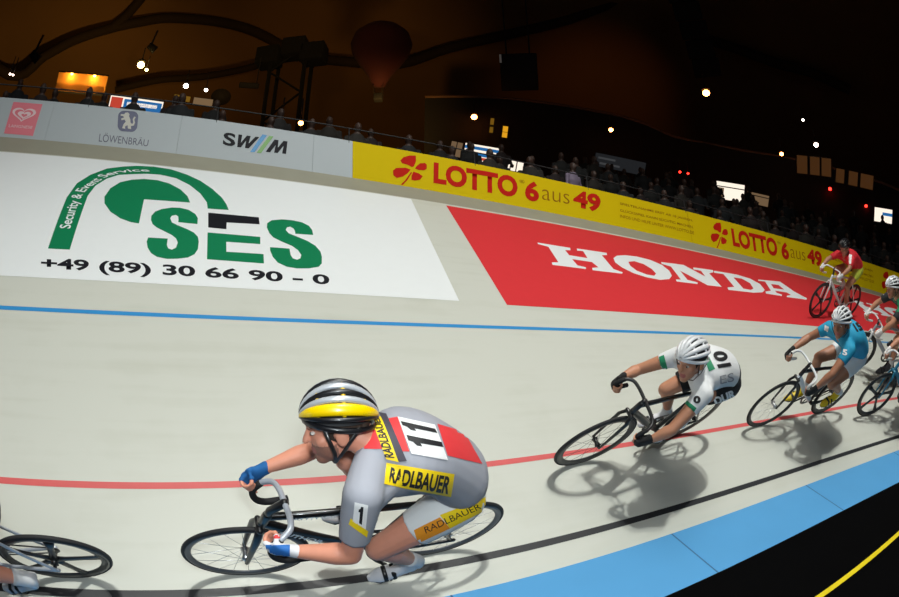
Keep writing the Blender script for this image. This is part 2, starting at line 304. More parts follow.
# outlines of the printed matter: (s, w) on the banking, (s, height) on the fence
AD = {
'arch': [(-2.539,3.544),(-2.555,4.195),(-2.564,4.743),(-2.527,5.187),(-2.427,5.501),(-2.28,5.785),(-2.109,5.923),(-1.98,5.995),(-1.792,6.039),(-1.599,6.003),(-1.417,5.859),(-1.266,5.67),(-1.134,5.418),(-1.032,5.15),(-0.983,4.947),(-0.959,4.781),(-1.161,4.762),(-1.175,4.952),(-1.248,5.214),(-1.37,5.479),(-1.521,5.675),(-1.696,5.749),(-1.838,5.728),(-2.005,5.656),(-2.128,5.59),(-2.235,5.423),(-2.324,5.155),(-2.359,4.835),(-2.352,4.396),(-2.335,3.547)] ,
'disc': [(-1.789,4.867),(-1.337,4.893),(-1.371,5.083),(-1.455,5.288),(-1.576,5.453),(-1.708,5.531),(-1.849,5.531),(-1.972,5.466),(-2.085,5.337),(-2.16,5.115),(-2.187,4.847),(-2.162,4.658),(-2.077,4.449),(-1.962,4.298),(-1.858,4.226),(-1.777,4.208)] ,
'S1': [(-1.242,4.308),(-1.244,4.463),(-1.272,4.572),(-1.34,4.673),(-1.423,4.709),(-1.503,4.697),(-1.595,4.63),(-1.653,4.546),(-1.679,4.426),(-1.674,4.318),(-1.65,4.217),(-1.606,4.144),(-1.54,4.077),(-1.459,3.994),(-1.417,3.925),(-1.397,3.835),(-1.406,3.725),(-1.439,3.674),(-1.473,3.696),(-1.489,3.765),(-1.49,3.904),(-1.665,3.899),(-1.67,3.806),(-1.652,3.685),(-1.614,3.578),(-1.559,3.513),(-1.471,3.484),(-1.387,3.5),(-1.296,3.537),(-1.242,3.613),(-1.217,3.723),(-1.214,3.889),(-1.227,4.002),(-1.268,4.093),(-1.331,4.161),(-1.428,4.244),(-1.477,4.297),(-1.5,4.401),(-1.488,4.471),(-1.451,4.503),(-1.428,4.463),(-1.42,4.375),(-1.419,4.318)] ,
'S2': [(-0.18,4.301),(-0.181,4.439),(-0.205,4.551),(-0.264,4.631),(-0.358,4.665),(-0.454,4.659),(-0.551,4.603),(-0.597,4.503),(-0.604,4.385),(-0.585,4.234),(-0.551,4.136),(-0.479,4.05),(-0.394,3.968),(-0.347,3.88),(-0.325,3.769),(-0.338,3.692),(-0.369,3.656),(-0.404,3.679),(-0.418,3.75),(-0.42,3.895),(-0.592,3.892),(-0.592,3.807),(-0.576,3.681),(-0.538,3.564),(-0.465,3.491),(-0.382,3.471),(-0.281,3.489),(-0.192,3.54),(-0.159,3.618),(-0.145,3.77),(-0.147,3.886),(-0.181,4.02),(-0.249,4.128),(-0.335,4.214),(-0.408,4.282),(-0.43,4.366),(-0.416,4.439),(-0.383,4.472),(-0.354,4.425),(-0.345,4.353),(-0.346,4.286)] ,
'Ek': [(-1.152,4.644),(-0.673,4.649),(-0.669,4.45),(-0.975,4.418),(-0.976,4.241),(-1.141,4.245)] ,
'Eg': [(-1.143,4.12),(-0.671,4.119),(-0.675,3.944),(-0.974,3.935),(-0.972,3.713),(-0.653,3.722),(-0.656,3.525),(-1.134,3.529)] ,
'H': [(2.268,4.962),(2.668,4.948),(2.642,4.848),(2.565,4.814),(2.563,4.632),(2.789,4.615),(2.816,4.888),(2.736,4.871),(2.758,4.964),(3.159,4.98),(3.129,4.873),(3.045,4.836),(3.026,4.323),(3.117,4.241),(3.093,4.188),(2.708,4.177),(2.73,4.261),(2.827,4.31),(2.8,4.483),(2.554,4.489),(2.558,4.284),(2.649,4.25),(2.629,4.189),(2.229,4.192),(2.245,4.275),(2.332,4.304),(2.37,4.852),(2.26,4.908)] ,
'Oo': [(3.183,4.78),(3.276,4.921),(3.422,5.01),(3.598,5.04),(3.772,4.983),(3.887,4.826),(3.911,4.598),(3.864,4.385),(3.762,4.226),(3.595,4.14),(3.419,4.17),(3.272,4.265),(3.177,4.436),(3.147,4.607)] ,
'Oi': [(3.368,4.718),(3.475,4.79),(3.581,4.724),(3.637,4.552),(3.63,4.38),(3.567,4.278),(3.463,4.284),(3.363,4.385),(3.334,4.558)] ,
'N': [(3.926,4.965),(4.29,5.018),(4.468,4.591),(4.508,4.862),(4.388,4.865),(4.432,4.976),(4.77,5.014),(4.718,4.887),(4.619,4.803),(4.565,4.208),(4.328,4.191),(4.106,4.681),(4.065,4.302),(4.199,4.254),(4.167,4.18),(3.844,4.164),(3.865,4.244),(3.952,4.274),(4.019,4.816),(3.903,4.876)] ,
'Do': [(4.772,4.991),(5.178,5.013),(5.374,4.916),(5.454,4.686),(5.401,4.393),(5.286,4.239),(5.079,4.151),(4.631,4.113),(4.669,4.225),(4.816,4.298),(4.896,4.896),(4.734,4.879)] ,
'Di': [(5.029,4.804),(5.183,4.822),(5.247,4.632),(5.182,4.366),(5.094,4.275),(4.967,4.284)] ,
'Ao': [(5.535,4.947),(6.026,5.105),(6.067,4.599),(6.176,4.315),(6.125,4.231),(5.715,4.192),(5.754,4.267),(5.88,4.355),(5.852,4.463),(5.618,4.444),(5.596,4.335),(5.675,4.29),(5.625,4.203),(5.33,4.205),(5.372,4.308),(5.52,4.403),(5.646,4.902),(5.509,4.875)] ,
'Ai': [(5.713,4.809),(5.875,4.847),(5.876,4.612),(5.659,4.579)] ,
'H_next': (7.341,4.838) ,
'phone': [(-2.573,3.376),(-0.12,3.388),(-0.138,3.135),(-2.526,3.128)] ,
'txtpath': [(-2.403,3.975),(-2.418,4.434),(-2.417,4.823),(-2.386,5.043),(-2.32,5.255),(-2.242,5.485),(-2.121,5.652),(-1.99,5.753),(-1.812,5.825)] ,
'ses': [(1.016,6.1),(0.948,3.034)] ,
'hon': [(1.422,6.033),(1.392,3.011)] ,
'clover': [[(1.122,0.412),(1.066,0.451),(1.002,0.459),(0.982,0.509),(1.021,0.591),(1.095,0.652),(1.174,0.674),(1.174,0.555),(1.147,0.448)],[(1.157,0.395),(1.18,0.458),(1.223,0.527),(1.281,0.554),(1.304,0.525),(1.302,0.44),(1.267,0.393),(1.202,0.381)],[(1.104,0.36),(1.04,0.379),(0.927,0.34),(0.889,0.275),(0.893,0.181),(0.931,0.139),(1.004,0.186),(1.062,0.271)],[(1.136,0.326),(1.2,0.312),(1.247,0.266),(1.212,0.185),(1.147,0.147),(1.107,0.149),(1.109,0.23)]] ,
'stem': [(1.106,0.311),(1.119,0.301),(1.058,0.135),(1.0,0.018),(0.976,0.019),(1.034,0.128)] ,
'cl': [(1.125,0.371),(5.6,0.384),(9.268,0.404)] ,
'lotto': [(1.394,0.611),(2.476,0.643),(2.441,0.173),(1.373,0.163)] ,
'six': [(2.575,0.61),(2.767,0.62),(2.73,0.173),(2.54,0.167)] ,
'aus': [(2.797,0.486),(3.184,0.493),(3.163,0.271),(2.777,0.252)] ,
'n49': [(3.254,0.63),(3.653,0.642),(3.607,0.211),(3.209,0.238)] ,
'reg': [(2.53,0.562)] ,
'fine': [[(3.941,0.569),(5.136,0.579),(5.126,0.504),(3.932,0.497)],[(3.924,0.426),(5.125,0.432),(5.115,0.357),(3.916,0.355)],[(3.909,0.285),(5.114,0.287),(5.105,0.213),(3.901,0.216)]] ,
'lotto2': [(5.853,0.599),(6.743,0.614),(6.682,0.204),(5.802,0.193)] ,
'Sq': [(-1.081,0.531),(-0.941,0.524),(-0.935,0.267),(-1.079,0.273)] ,
'Wq': [(-0.912,0.521),(-0.698,0.523),(-0.741,0.273),(-0.918,0.271)] ,
'Mq': [(-0.553,0.52),(-0.345,0.523),(-0.352,0.27),(-0.58,0.253)] ,
'sb': [(-0.76,0.21),(-0.709,0.216),(-0.585,0.583),(-0.638,0.59)] ,
'sg': [(-0.686,0.212),(-0.635,0.214),(-0.51,0.582),(-0.562,0.579)] ,
'pink': [(-3.723,0.672),(-3.327,0.675),(-3.329,0.06),(-3.716,0.064)] ,
'heart': [(-3.526,0.448),(-3.682,0.438),(-3.369,0.456)] ,
'heartb': [(-3.702,0.554),(-3.378,0.563),(-3.391,0.307),(-3.697,0.291)] ,
'lang': [(-3.682,0.236),(-3.364,0.238),(-3.367,0.186),(-3.678,0.183)] ,
'low': [(-2.517,0.247),(-1.926,0.225),(-1.922,0.072),(-2.506,0.066)] ,
'emb': [(-2.359,0.701),(-2.113,0.723),(-2.083,0.316),(-2.314,0.3)] ,
'seams': [(-3.17,0.383),(-1.589,0.359),(-0.045,0.33),(0.414,0.255)] ,
'edge': [[(-3.824,0.307)],[(5.063,0.423)],[(9.56,0.393)]] ,
}
bm = bmesh.new(); P, Q_ = V((2.086, 1.699, -0.0925)), V((3.224, 1.926, -0.0925)); D_ = (Q_ - P).normalized()
box(bm, P + D_ * 2.0, (7.0, 0.042, 0.003), D_, V((-D_.y, D_.x, 0)))
structure(obj('floor_line', bm, mat('yellow_floor_tape', (238, 214, 30), 0.5), smooth=False), 'yellow tape line on the black infield floor')

# ---------------------------------------------------------------- painted adverts on the banking and printed boards on the fence
GREEN = mat('green_print', (0, 122, 78), 0.6, spec=0.2, noise=0.02); BLACKP = mat('black_print', (22, 22, 30), 0.6, spec=0.15, noise=0.05)
WHITEP = mat('white_print', (236, 240, 242), 0.45, noise=0.015); REDP = mat('red_print', (214, 52, 58), 0.6, spec=0.2, noise=0.03)
def on_track(name, bm, m, parent, h=0.0035, maxlen=0.12):
    refine(bm, maxlen)
    for v in bm.verts: v.co = surf(v.co.x, v.co.y, h)
    return obj(name, bm, m, parent, smooth=False)
def text_quad(txt, q, bold=0.02):
    bm = unit(flat_mesh(text=txt, bold=bold))
    for v in bm.verts:
        c = bil(q, v.co.x, v.co.y); v.co = V((c[0], c[1], 0))
    return bm
def advert(label, s0, s1, w0, w1, m, e0=0.0, e1=0.0):
    """a painted rectangle; e0 and e1 lean the two ends"""
    ws = span(w0, w1, 0.3)
    f = lambda u, w: surf(s0 + (s1 - s0) * u + (e0 * (1 - u) + e1 * u) * (w - w0) / (w1 - w0), w, 0.002)
    o = obj('painted_advert', surf_grid(f, span(0, 1, 0.2 / (s1 - s0)), ws), m)
    return tag(o, label, 'advert', 'adverts painted on the banking')
ses = advert('large white painted advert with green letters, arch and a phone number', -6.5, 0.95, 3.034, 6.1, WHITEP, 0, 0.066)
on_track('arch', flat_mesh([AD['arch']]), GREEN, ses)
on_track('disc', flat_mesh([AD['disc']]), GREEN, ses)
on_track('letter', flat_mesh([AD['S1']]), GREEN, ses); on_track('letter', flat_mesh([AD['S2']]), GREEN, ses)
on_track('letter', flat_mesh([AD['Eg']]), GREEN, ses); on_track('letter_top', flat_mesh([AD['Ek']]), BLACKP, ses)
on_track('phone_number', text_quad('+49 (89) 30 66 90 - 0', AD['phone'], 0.03), BLACKP, ses)
def text_on_path(txt, path, height, bold=0.015, start=0.0, stretch=1.0):
    """letters set one after another along a path in the (s, w) plane"""
    pts = [V((a, b, 0)) for a, b in smooth_path([(a, b, 0) for a, b in path], 8)] if False else [V((p.x, p.y, 0)) for p in smooth_path([(a, b, 0) for a, b in path], 8)]
    acc = [0.0]
    for a, b in zip(pts, pts[1:]): acc.append(acc[-1] + (b - a).length)
    bm = flat_mesh(text=txt, bold=bold)
    xs = [v.co.x for v in bm.verts]; x0, x1 = min(xs), max(xs); k = (acc[-1] - start) / (x1 - x0)
    refine(bm, 0.25)
    for v in bm.verts:
        d = start + (v.co.x - x0) * k; i = min(max(int(np.searchsorted(acc, d)) - 1, 0), len(pts) - 2)
        t = (pts[i + 1] - pts[i]).normalized(); n = V((-t.y, t.x, 0)); p = pts[i] + t * (d - acc[i])
        v.co = p + n * (v.co.y * height)
    return bm
on_track('arch_lettering', text_on_path('Security & Event Service', AD['txtpath'], 0.15), WHITEP, ses, 0.005)
hon = advert('large red painted advert with wide white slab letters', 1.392, 12.0, 3.011, 6.05, REDP, 0.022, 0)
HON = [[AD['H']], [AD['Oo'], AD['Oi']], [AD['N']], [AD['Do'], AD['Di']], [AD['Ao'], AD['Ai']]]
for P in HON: on_track('letter', flat_mesh(P), WHITEP, hon)
kx = 0.86; dx = AD['H_next'][0] - 2.268 * kx; dy = AD['H_next'][1] - 4.962
for P in HON: on_track('letter', flat_mesh([[(a * kx + dx, b + dy) for a, b in L] for L in P]), WHITEP, hon)

def board_pt(s, hh, d): return surf(s, TRACK_W, 0, hh) + board_out(s) * d
def board_out(s):
    t = float(np.interp(s, _S, _T)); o = V((-math.sin(t), math.cos(t), 0)); up_ = o * math.sin(LEAN) + V((0, 0, 1)) * math.cos(LEAN)
    return (o * math.cos(LEAN) - V((0, 0, 1)) * math.sin(LEAN))
BOARDW = mat('white_board', (180, 188, 193), 0.6, noise=0.015, spec=0.15); YEL = mat('yellow_banner', (210, 184, 0), 0.7, noise=0.02, spec=0.1); LRED = mat('lotto_red', (188, 30, 16), 0.7, spec=0.1, noise=0.03)
THIN = mat('brown_small_print', (146, 98, 10), 0.7, spec=0.1)
def on_board(name, bm, m, parent, h=0.004, maxlen=0.12):
    refine(bm, maxlen)
    for v in bm.verts: v.co = board_pt(v.co.x, v.co.y, -h)
    return obj(name, bm, m, parent, smooth=False)
def board(name, s0, s1, m, label, group):
    o = obj(name, slab(lambda s, v, d: board_pt(s, v, d), span(s0, s1, 0.16), span(0.0, BOARD_H, 0.25), 0.035), m, smooth=False)
    return tag(o, label, 'advertising board', group)
G1, G2 = 'white boards along the top of the track', 'yellow banners along the top of the track'
board('advertising_board', -7.0, -4.744, BOARDW, 'blank white board at the far end of the fence, past the pink heart board', G1)
b_heart = board('advertising_board', -4.742, -3.172, BOARDW, 'white board with a pink heart panel on the track fence', G1)
b_lion = board('advertising_board', -3.170, -1.590, BOARDW, 'white board with a blue lion crest and dark brewery lettering', G1)
b_swm = board('advertising_board', -1.588, -0.046, BOARDW, 'white board with dark letters and blue and green slashes', G1)
board('advertising_board', -0.044, 0.413, BOARDW, 'short blank white board beside the yellow banner', G1)
b_l1 = board('advertising_banner', 0.415, 5.05, YEL, 'yellow banner with a red clover above the left end of the red track advert', G2)
b_l2 = board('advertising_banner', 5.055, 8.80, YEL, 'yellow banner with red lettering behind the red jersey cyclist', G2)
b_l3 = board('advertising_banner', 8.805, 13.0, YEL, 'yellow banner whose clover stands above the white and green jersey cyclist', G2)
PINK = mat('pink_panel', (226, 112, 128), 0.5, noise=0.03); PALEP = mat('pale_pink_print', (238, 205, 210), 0.5)
on_board('panel', flat_mesh([AD['pink']]), PINK, b_heart, 0.003)
def heart(cx, cy, sx, sy, n=48, k=1.0):
    out = []
    for i in range(n):
        t = 2 * math.pi * i / n
        out.append((cx + sx * k * 16 * math.sin(t) ** 3 / 16, cy + sy * k * ((13 * math.cos(t) - 5 * math.cos(2 * t) - 2 * math.cos(3 * t) - math.cos(4 * t)) + 2.5) / 14.5))
    return out
on_board('heart', flat_mesh([heart(-3.535, 0.43, 0.158, 0.135), heart(-3.535, 0.43, 0.158, 0.135, k=0.78), heart(-3.525, 0.425, 0.158, 0.135, k=0.56), heart(-3.52, 0.42, 0.158, 0.135, k=0.26)]), PALEP, b_heart, 0.006)
on_board('lettering', text_quad('LANGNESE', AD['lang'], 0.0), PALEP, b_heart, 0.006)
NAVY = mat('navy_print', (58, 64, 104), 0.5); on_board('lettering', text_quad('L\u00d6WENBR\u00c4U', AD['low'], 0.0), mat('slate_print', (74, 74, 98), 0.5), b_lion)
q = AD['emb']
def rrect(n=8, r=0.28, lo=0.0, hi=1.0):
    out = []
    for cx, cy, a0 in ((hi - r, hi - r, 0), (lo + r, hi - r, 90), (lo + r, lo + r, 180), (hi - r, lo + r, 270)):
        for i in range(n + 1):
            a = math.radians(a0 + 90 * i / n); out.append((cx + r * math.cos(a), cy + r * math.sin(a)))
    return out
inq = lambda P: [bil(q, u, v) for u, v in P]
on_board('crest', flat_mesh([inq(rrect())]), NAVY, b_lion, 0.003)
lion = [(.30, .12), (.46, .14), (.50, .30), (.62, .22), (.60, .12), (.76, .14), (.70, .34), (.60, .46), (.66, .56), (.82, .52), (.84, .60), (.70, .66), (.74, .72), (.88, .74), (.86, .82), (.70, .82), (.66, .90), (.52, .92), (.44, .84), (.46, .74), (.38, .58), (.36, .44), (.26, .36), (.22, .46), (.26, .60), (.20, .74), (.12, .70), (.18, .58), (.13, .44), (.18, .30), (.32, .26)]
on_board('lion', flat_mesh([inq([(1 - a, b) for a, b in lion])]), mat('pale_gold_print', (188, 186, 178), 0.5), b_lion, 0.006)
on_board('lettering', text_quad('S', AD['Sq'], 0.03), BLACKP, b_swm); on_board('lettering', flat_mesh([[bil(AD['Wq'], u, v) for u, v in ((0, 1), (.20, 1), (.22, .38), (.46, 1), (.66, 1), (.68, .38), (.92, 1), (1.12, 1), (.78, 0), (.54, 0), (.49, .58), (.28, 0), (.04, 0))]]), BLACKP, b_swm)
on_board('lettering', flat_mesh([[bil(AD['Mq'], u, v) for u, v in ((-.02, 0), (.20, 0), (.40, .58), (.40, 0), (.58, 0), (.82, .60), (.80, 0), (1.0, 0), (1.0, 1), (.78, 1), (.54, .42), (.50, 1), (.28, 1))]]), BLACKP, b_swm)
on_board('slash', flat_mesh([AD['sb']]), mat('blue_print', (0, 128, 190), 0.5), b_swm); on_board('slash', flat_mesh([AD['sg']]), mat('leaf_green_print', (92, 152, 60), 0.5), b_swm)
def lotto(par, k, dx_):
    mp = lambda L: [(a * k + dx_, b) for a, b in L]
    for lf in AD['clover']: on_board('clover_leaf', flat_mesh([mp(lf)]), LRED, par)
    on_board('clover_stem', flat_mesh([mp(AD['stem'])]), LRED, par)
    on_board('lettering', text_quad('LOTTO', mp(AD['lotto']), 0.045), LRED, par)
    on_board('numeral', text_quad('6', mp(AD['six']), 0.045), LRED, par)
    on_board('lettering', text_quad('aus', mp(AD['aus']), -0.012), THIN, par)
    on_board('numeral', text_quad('49', mp(AD['n49']), 0.045), LRED, par)
    cx, cy = AD['reg'][0]; cx = cx * k + dx_
    on_board('mark', text_quad('\u00ae', [(cx - .035, cy + .035), (cx + .035, cy + .035), (cx + .035, cy - .035), (cx - .035, cy - .035)], 0.0), THIN, par)
    for txt, qd in zip(('SPIELTEILNAHME ERST AB 18 JAHREN.', 'GL\u00dcCKSSPIEL KANN S\u00dcCHTIG MACHEN.', 'INFOS UND HILFE UNTER WWW.LOTTO.DE'), AD['fine']):
        on_board('small_print', text_quad(txt, mp(qd), 0.01), THIN, par)
lotto(b_l1, 1.0, 0.0); lotto(b_l2, 0.825, 5.6 - 1.125 * 0.825); lotto(b_l3, 0.78, 9.27 - 1.125 * 0.78)
# the fence: ledge under the boards, handrail above
bm = slab(lambda s, v, d: surf(s, TRACK_W - 0.004 + v, 0) + V((0, 0, -1)) * d, LONG, [0.0, 0.35], 0.06)
structure(obj('trim_4', bm, mat('dark_timber_edge', (120, 108, 84), 0.6)), 'timber edge under the fence boards')
bm = bmesh.new(); tube(bm, [board_pt(s, BOARD_H + 0.14, 0.02) + V((0, 0, 0.12)) for s in span(-8, 13, 0.3)], 0.013, 8, V((0, 0, 1)))
rail = obj('trim_5', bm, mat('rail_steel', (40, 40, 42), 0.6, 0.4)); structure(rail, 'thin metal handrail above the fence boards')
for i, s in enumerate(span(-7.4, 12.8, 1.55)):
    bm = bmesh.new(); p = board_pt(s, BOARD_H + 0.14, 0.02) + V((0, 0, 0.12)); tube(bm, [p, board_pt(s, 0.1, 0.05)], 0.012, 8, V((1, 0, 0)))
    obj('post', bm, MATS['rail_steel'], rail)
LAMPS = [((-15.11,17.39,13.58),0.193,'y'),((-14.89,17.71,13.39),0.086,'y'),((-12.68,18.6,12.4),0.134,'w'),((-11.8,19.23,12.3),0.093,'w'),((-4.66,12.07,6.88),0.058,'o'),((-4.15,12.27,6.85),0.075,'o'),((1.25,22.91,11.45),0.154,'o'),((7.74,20.96,10.29),0.109,'o'),((10.93,16.68,10.82),0.163,'o'),((16.51,15.76,8.95),0.119,'w'),((15.21,17.13,8.7),0.099,'o'),((18.58,17.21,7.43),0.096,'r'),((10.95,20.29,8.2),0.064,'r'),((11.31,20.12,8.11),0.059,'r'),((20.01,15.85,6.48),0.086,'r'),((16.6,16.44,10.44),0.062,'w'),((-15.56,9.45,9.82),0.041,'w'),((-15.49,9.58,9.81),0.041,'w')]
BOOTH = [(-15.69,12.13,11.06),(-14.01,13.97,11.15),(-14.19,14.28,10.41),(-15.82,12.55,10.28)]
BOOTHL = [(-15.01,12.43,10.85),(-14.27,13.27,10.86)]
LED = [(-7.0,7.23,5.98),(-6.04,8.06,5.96),(-6.1,8.15,5.7),(-7.05,7.33,5.73)]
GOLD = [(-8.47,11.81,8.23),(-8.02,12.14,8.18),(-8.03,12.21,8.04),(-8.48,11.9,8.06)]
PALE = [(-8.9,13.74,9.03),(-8.29,14.14,8.98),(-8.33,14.22,8.78),(-8.95,13.83,8.79)]
SCREEN = [(0.48,15.0,7.08),(1.58,14.99,6.91),(1.55,15.2,6.28),(0.48,15.21,6.48)]
SCREENL = [(0.05,14.98,7.14),(0.41,15.0,7.08),(0.38,15.17,6.61),(0.02,15.14,6.7)]
WIN = [(2.03,16.97,7.19),(2.69,16.91,7.08),(2.69,17.04,6.69),(2.0,17.08,6.84)]
YWIN = [(2.58,22.06,10.62),(2.82,22.04,10.6),(2.83,22.25,10.06),(2.58,22.26,10.11)]
YWIN2 = [(1.97,21.97,11.0),(2.14,21.96,10.98),(2.15,22.24,10.31),(1.98,22.24,10.33)]
K1 = [(10.46,16.26,6.67),(11.45,15.64,6.45),(11.48,15.82,5.77),(10.48,16.44,6.02)]
K2 = [(11.71,15.54,6.17),(12.33,15.11,5.97),(12.31,15.24,5.56),(11.72,15.65,5.75)]
K3 = [(17.19,13.09,5.65),(17.73,12.42,5.47),(17.76,12.54,4.92),(17.22,13.22,5.09)]
A1 = [(15.16,15.92,8.3),(16.39,14.78,8.0),(16.44,15.03,7.25),(15.2,16.18,7.54)]
A2 = [(16.59,14.73,7.6),(17.85,13.38,7.12),(17.89,13.56,6.54),(16.63,14.91,7.02)]
GREY = [(5.56,17.1,7.68),(7.41,16.55,7.2),(7.42,16.7,6.73),(5.57,17.27,7.17)]
RIM = [(-1.32,24.28,13.28),(1.67,24.26,13.27),(4.37,24.04,13.02),(8.11,23.38,12.33),(10.2,22.83,11.72),(12.0,22.32,10.85),(15.19,20.67,9.97),(18.81,17.93,8.88),(21.95,14.63,7.29),(24.04,11.76,5.12)]
CABLES = [[(-33.59,10.91,20.32),(-31.13,18.93,18.04),(-29.06,20.63,19.7),(-27.19,21.88,21.08),(-24.83,23.53,22.27),(-22.99,24.76,22.95),(-20.96,26.05,23.49),(-17.15,28.62,23.59),(-14.51,30.48,23.0),(-11.73,32.58,21.55)],[(-24.83,23.53,22.27),(-23.69,23.73,23.34),(-22.19,23.52,25.08)],[(-25.12,26.35,18.11),(-22.06,28.32,19.17),(-19.25,30.02,19.66),(-16.3,31.28,20.4),(-14.03,31.93,21.13),(-11.73,32.54,21.62)],[(-11.73,32.54,21.62),(-7.87,33.8,21.42),(-3.92,34.51,21.37),(0.06,34.02,22.57),(4.8,33.07,23.51),(9.43,31.44,24.39),(14.57,28.21,25.86)],[(18.42,28.57,22.62),(21.98,27.02,21.2),(24.39,25.77,20.0),(26.67,24.13,19.05),(29.18,22.27,17.43)]]
DISH = (-8.91,15.81,9.94)
BOX = (-7.85,16.1,10.43)
CUBE = (3.62,22.52,14.02)
BALLOON = (-3.25,20.31,13.9)
FIX = [(-16.27,10.87,11.6),(-14.75,17.27,14.2)]
TOWER = [(-6.91,18.17,11.84),(-5.43,18.78,11.63)]
ARRAY = [(12.43,19.29,15.77)]
PALEP = (2.73,10.21,4.59)
YL = [(2.086,1.699,-0.09),(3.224,1.926,-0.09)]
# ---------------------------------------------------------------- the hall behind: tent roof, stands, lamps, screens, spectators
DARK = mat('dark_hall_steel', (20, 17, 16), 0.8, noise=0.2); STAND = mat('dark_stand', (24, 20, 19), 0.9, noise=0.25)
ROOF = mat('tent_roof_cloth', (120, 84, 46), 0.9, noise=0.25, scale=0.12)
bm = bmesh.new(); nu, nv = 48, 14; g = []
for i in range(nu):
    a = 2 * math.pi * i / nu
    g.append([bm.verts.new((52 * math.cos(a) * math.cos(b), 52 * math.sin(a) * math.cos(b), -1 + 33 * math.sin(b))) for b in np.linspace(0, math.pi / 2 - 0.02, nv)])
for i in range(nu):
    for j in range(nv - 1): bm.faces.new((g[i][j], g[(i + 1) % nu][j], g[(i + 1) % nu][j + 1], g[i][j + 1]))
bm.faces.new([g[i][nv - 1] for i in range(nu)])
structure(obj('ceiling', bm, ROOF), 'brown tent roof of the hall')
for i, P in enumerate(CABLES):
    bm = bmesh.new(); tube(bm, smooth_path(P, 5), 0.42 if i != 2 else 0.3, 8, V((0.3, 0.2, 1)))
    structure(obj('trim_%d' % (i + 6), bm, mat('roof_cable', (44, 28, 16), 0.9)), 'dark roof cable')
# stepped stand behind the fence
def stand_pt(s, back, up): 
    p = surf(s, TRACK_W, 0); t = float(np.interp(s, _S, _T)); o = V((-math.sin(t), math.cos(t), 0))
    return p + o * back + V((0, 0, up))
def row_z(k): return -0.36 + 0.40 * k
def rows_at(s): return 1 if s < 0.6 else (2 if s < 2 else (4 if s < 4 else 7))
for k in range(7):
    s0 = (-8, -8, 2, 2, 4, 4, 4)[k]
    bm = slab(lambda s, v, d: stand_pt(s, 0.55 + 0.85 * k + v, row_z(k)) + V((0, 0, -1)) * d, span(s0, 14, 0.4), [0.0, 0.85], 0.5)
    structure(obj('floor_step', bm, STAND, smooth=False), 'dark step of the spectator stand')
# high rear stand with a pale parapet
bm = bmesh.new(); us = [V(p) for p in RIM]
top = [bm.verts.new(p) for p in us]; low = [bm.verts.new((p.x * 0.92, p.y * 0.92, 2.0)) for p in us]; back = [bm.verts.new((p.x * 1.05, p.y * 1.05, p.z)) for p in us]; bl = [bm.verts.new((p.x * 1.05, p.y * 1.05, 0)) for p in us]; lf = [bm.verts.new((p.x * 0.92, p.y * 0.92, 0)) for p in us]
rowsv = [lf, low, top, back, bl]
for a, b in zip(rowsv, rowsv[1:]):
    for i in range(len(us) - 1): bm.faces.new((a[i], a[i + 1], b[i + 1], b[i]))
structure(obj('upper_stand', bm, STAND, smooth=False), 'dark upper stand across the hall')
bm = bmesh.new(); tube(bm, smooth_path(RIM, 4), 0.09, 6, V((0, 0, 1))); structure(obj('trim_20', bm, mat('brown_parapet', (110, 76, 50), 0.7)), 'pale brown parapet of the upper stand')
LCOL = {'y': ((255, 214, 120), 26), 'w': ((255, 226, 210), 16), 'o': ((255, 150, 70), 26), 'r': ((255, 40, 30), 7)}
LL = ['bright yellow lamp on a dark mast over the left stand', 'small yellow lamp just below the bright yellow mast lamp', 'pale round lamp above the dull gold sign', 'small pale lamp above the pale sign by the round loudspeaker',
 'orange lamp above the blue and green slashes board, the left one of two', 'orange lamp above the blue and green slashes board, the right one of two', 'orange lamp above the blue and white screen', 'small orange lamp under the parapet of the upper stand', 'bright lamp beside the dark speaker column', 'flat white lamp high over the far stand',
 'orange lamp above the crowd over the second yellow banner', 'single red lamp over the crowd near the red jersey cyclist', 'left one of two tiny red lamps above the lit white kiosk', 'right one of two tiny red lamps above the lit white kiosk', 'red lamp beside the small lit kiosk at the far end', 'faint pale lamp high under the dark roof', 'left one of two tiny white lights over the pink heart board', 'right one of two tiny white lights over the pink heart board']
for i, (p, r, c) in enumerate(LAMPS):
    p = V(p); d = (EYE - p).normalized(); side = d.cross(V((0, 0, 1))).normalized(); upv = side.cross(d)
    o = empty('hall_lamp', Matrix.Translation(p), LL[i], 'lamp', 'lamps in the dark hall')
    bm = bmesh.new(); ball(bm, (0, 0, 0), (r, r, r * 0.85)); obj('bulb', bm, glow('bulb_' + c, *LCOL[c]), o)
    bm = bmesh.new(); loft(bm, [upv * r * 0.8 - d * r, upv * r * 1.3 - d * r * 1.2, upv * r * 1.7 - d * r * 1.2], [r * 1.3, r * 1.1, r * 0.4], None, side, 12, False); obj('housing', bm, DARK, o)
    bm = bmesh.new(); tube(bm, [upv * r * 1.6 - d * r, upv * (r * 1.6 + 0.6) - d * r], max(0.02, r * 0.15), 6, side); obj('bracket', bm, DARK, o)
def quad_frame(q):
    q = [V(x) for x in q]; c = sum(q, V()) / 4; X = ((q[1] - q[0]) + (q[2] - q[3])) / 2; Y = ((q[0] - q[3]) + (q[1] - q[2])) / 2
    w, h = X.length, Y.length; X = X.normalized(); Y = (Y - X * Y.dot(X)).normalized(); return c, X, Y, X.cross(Y), w, h
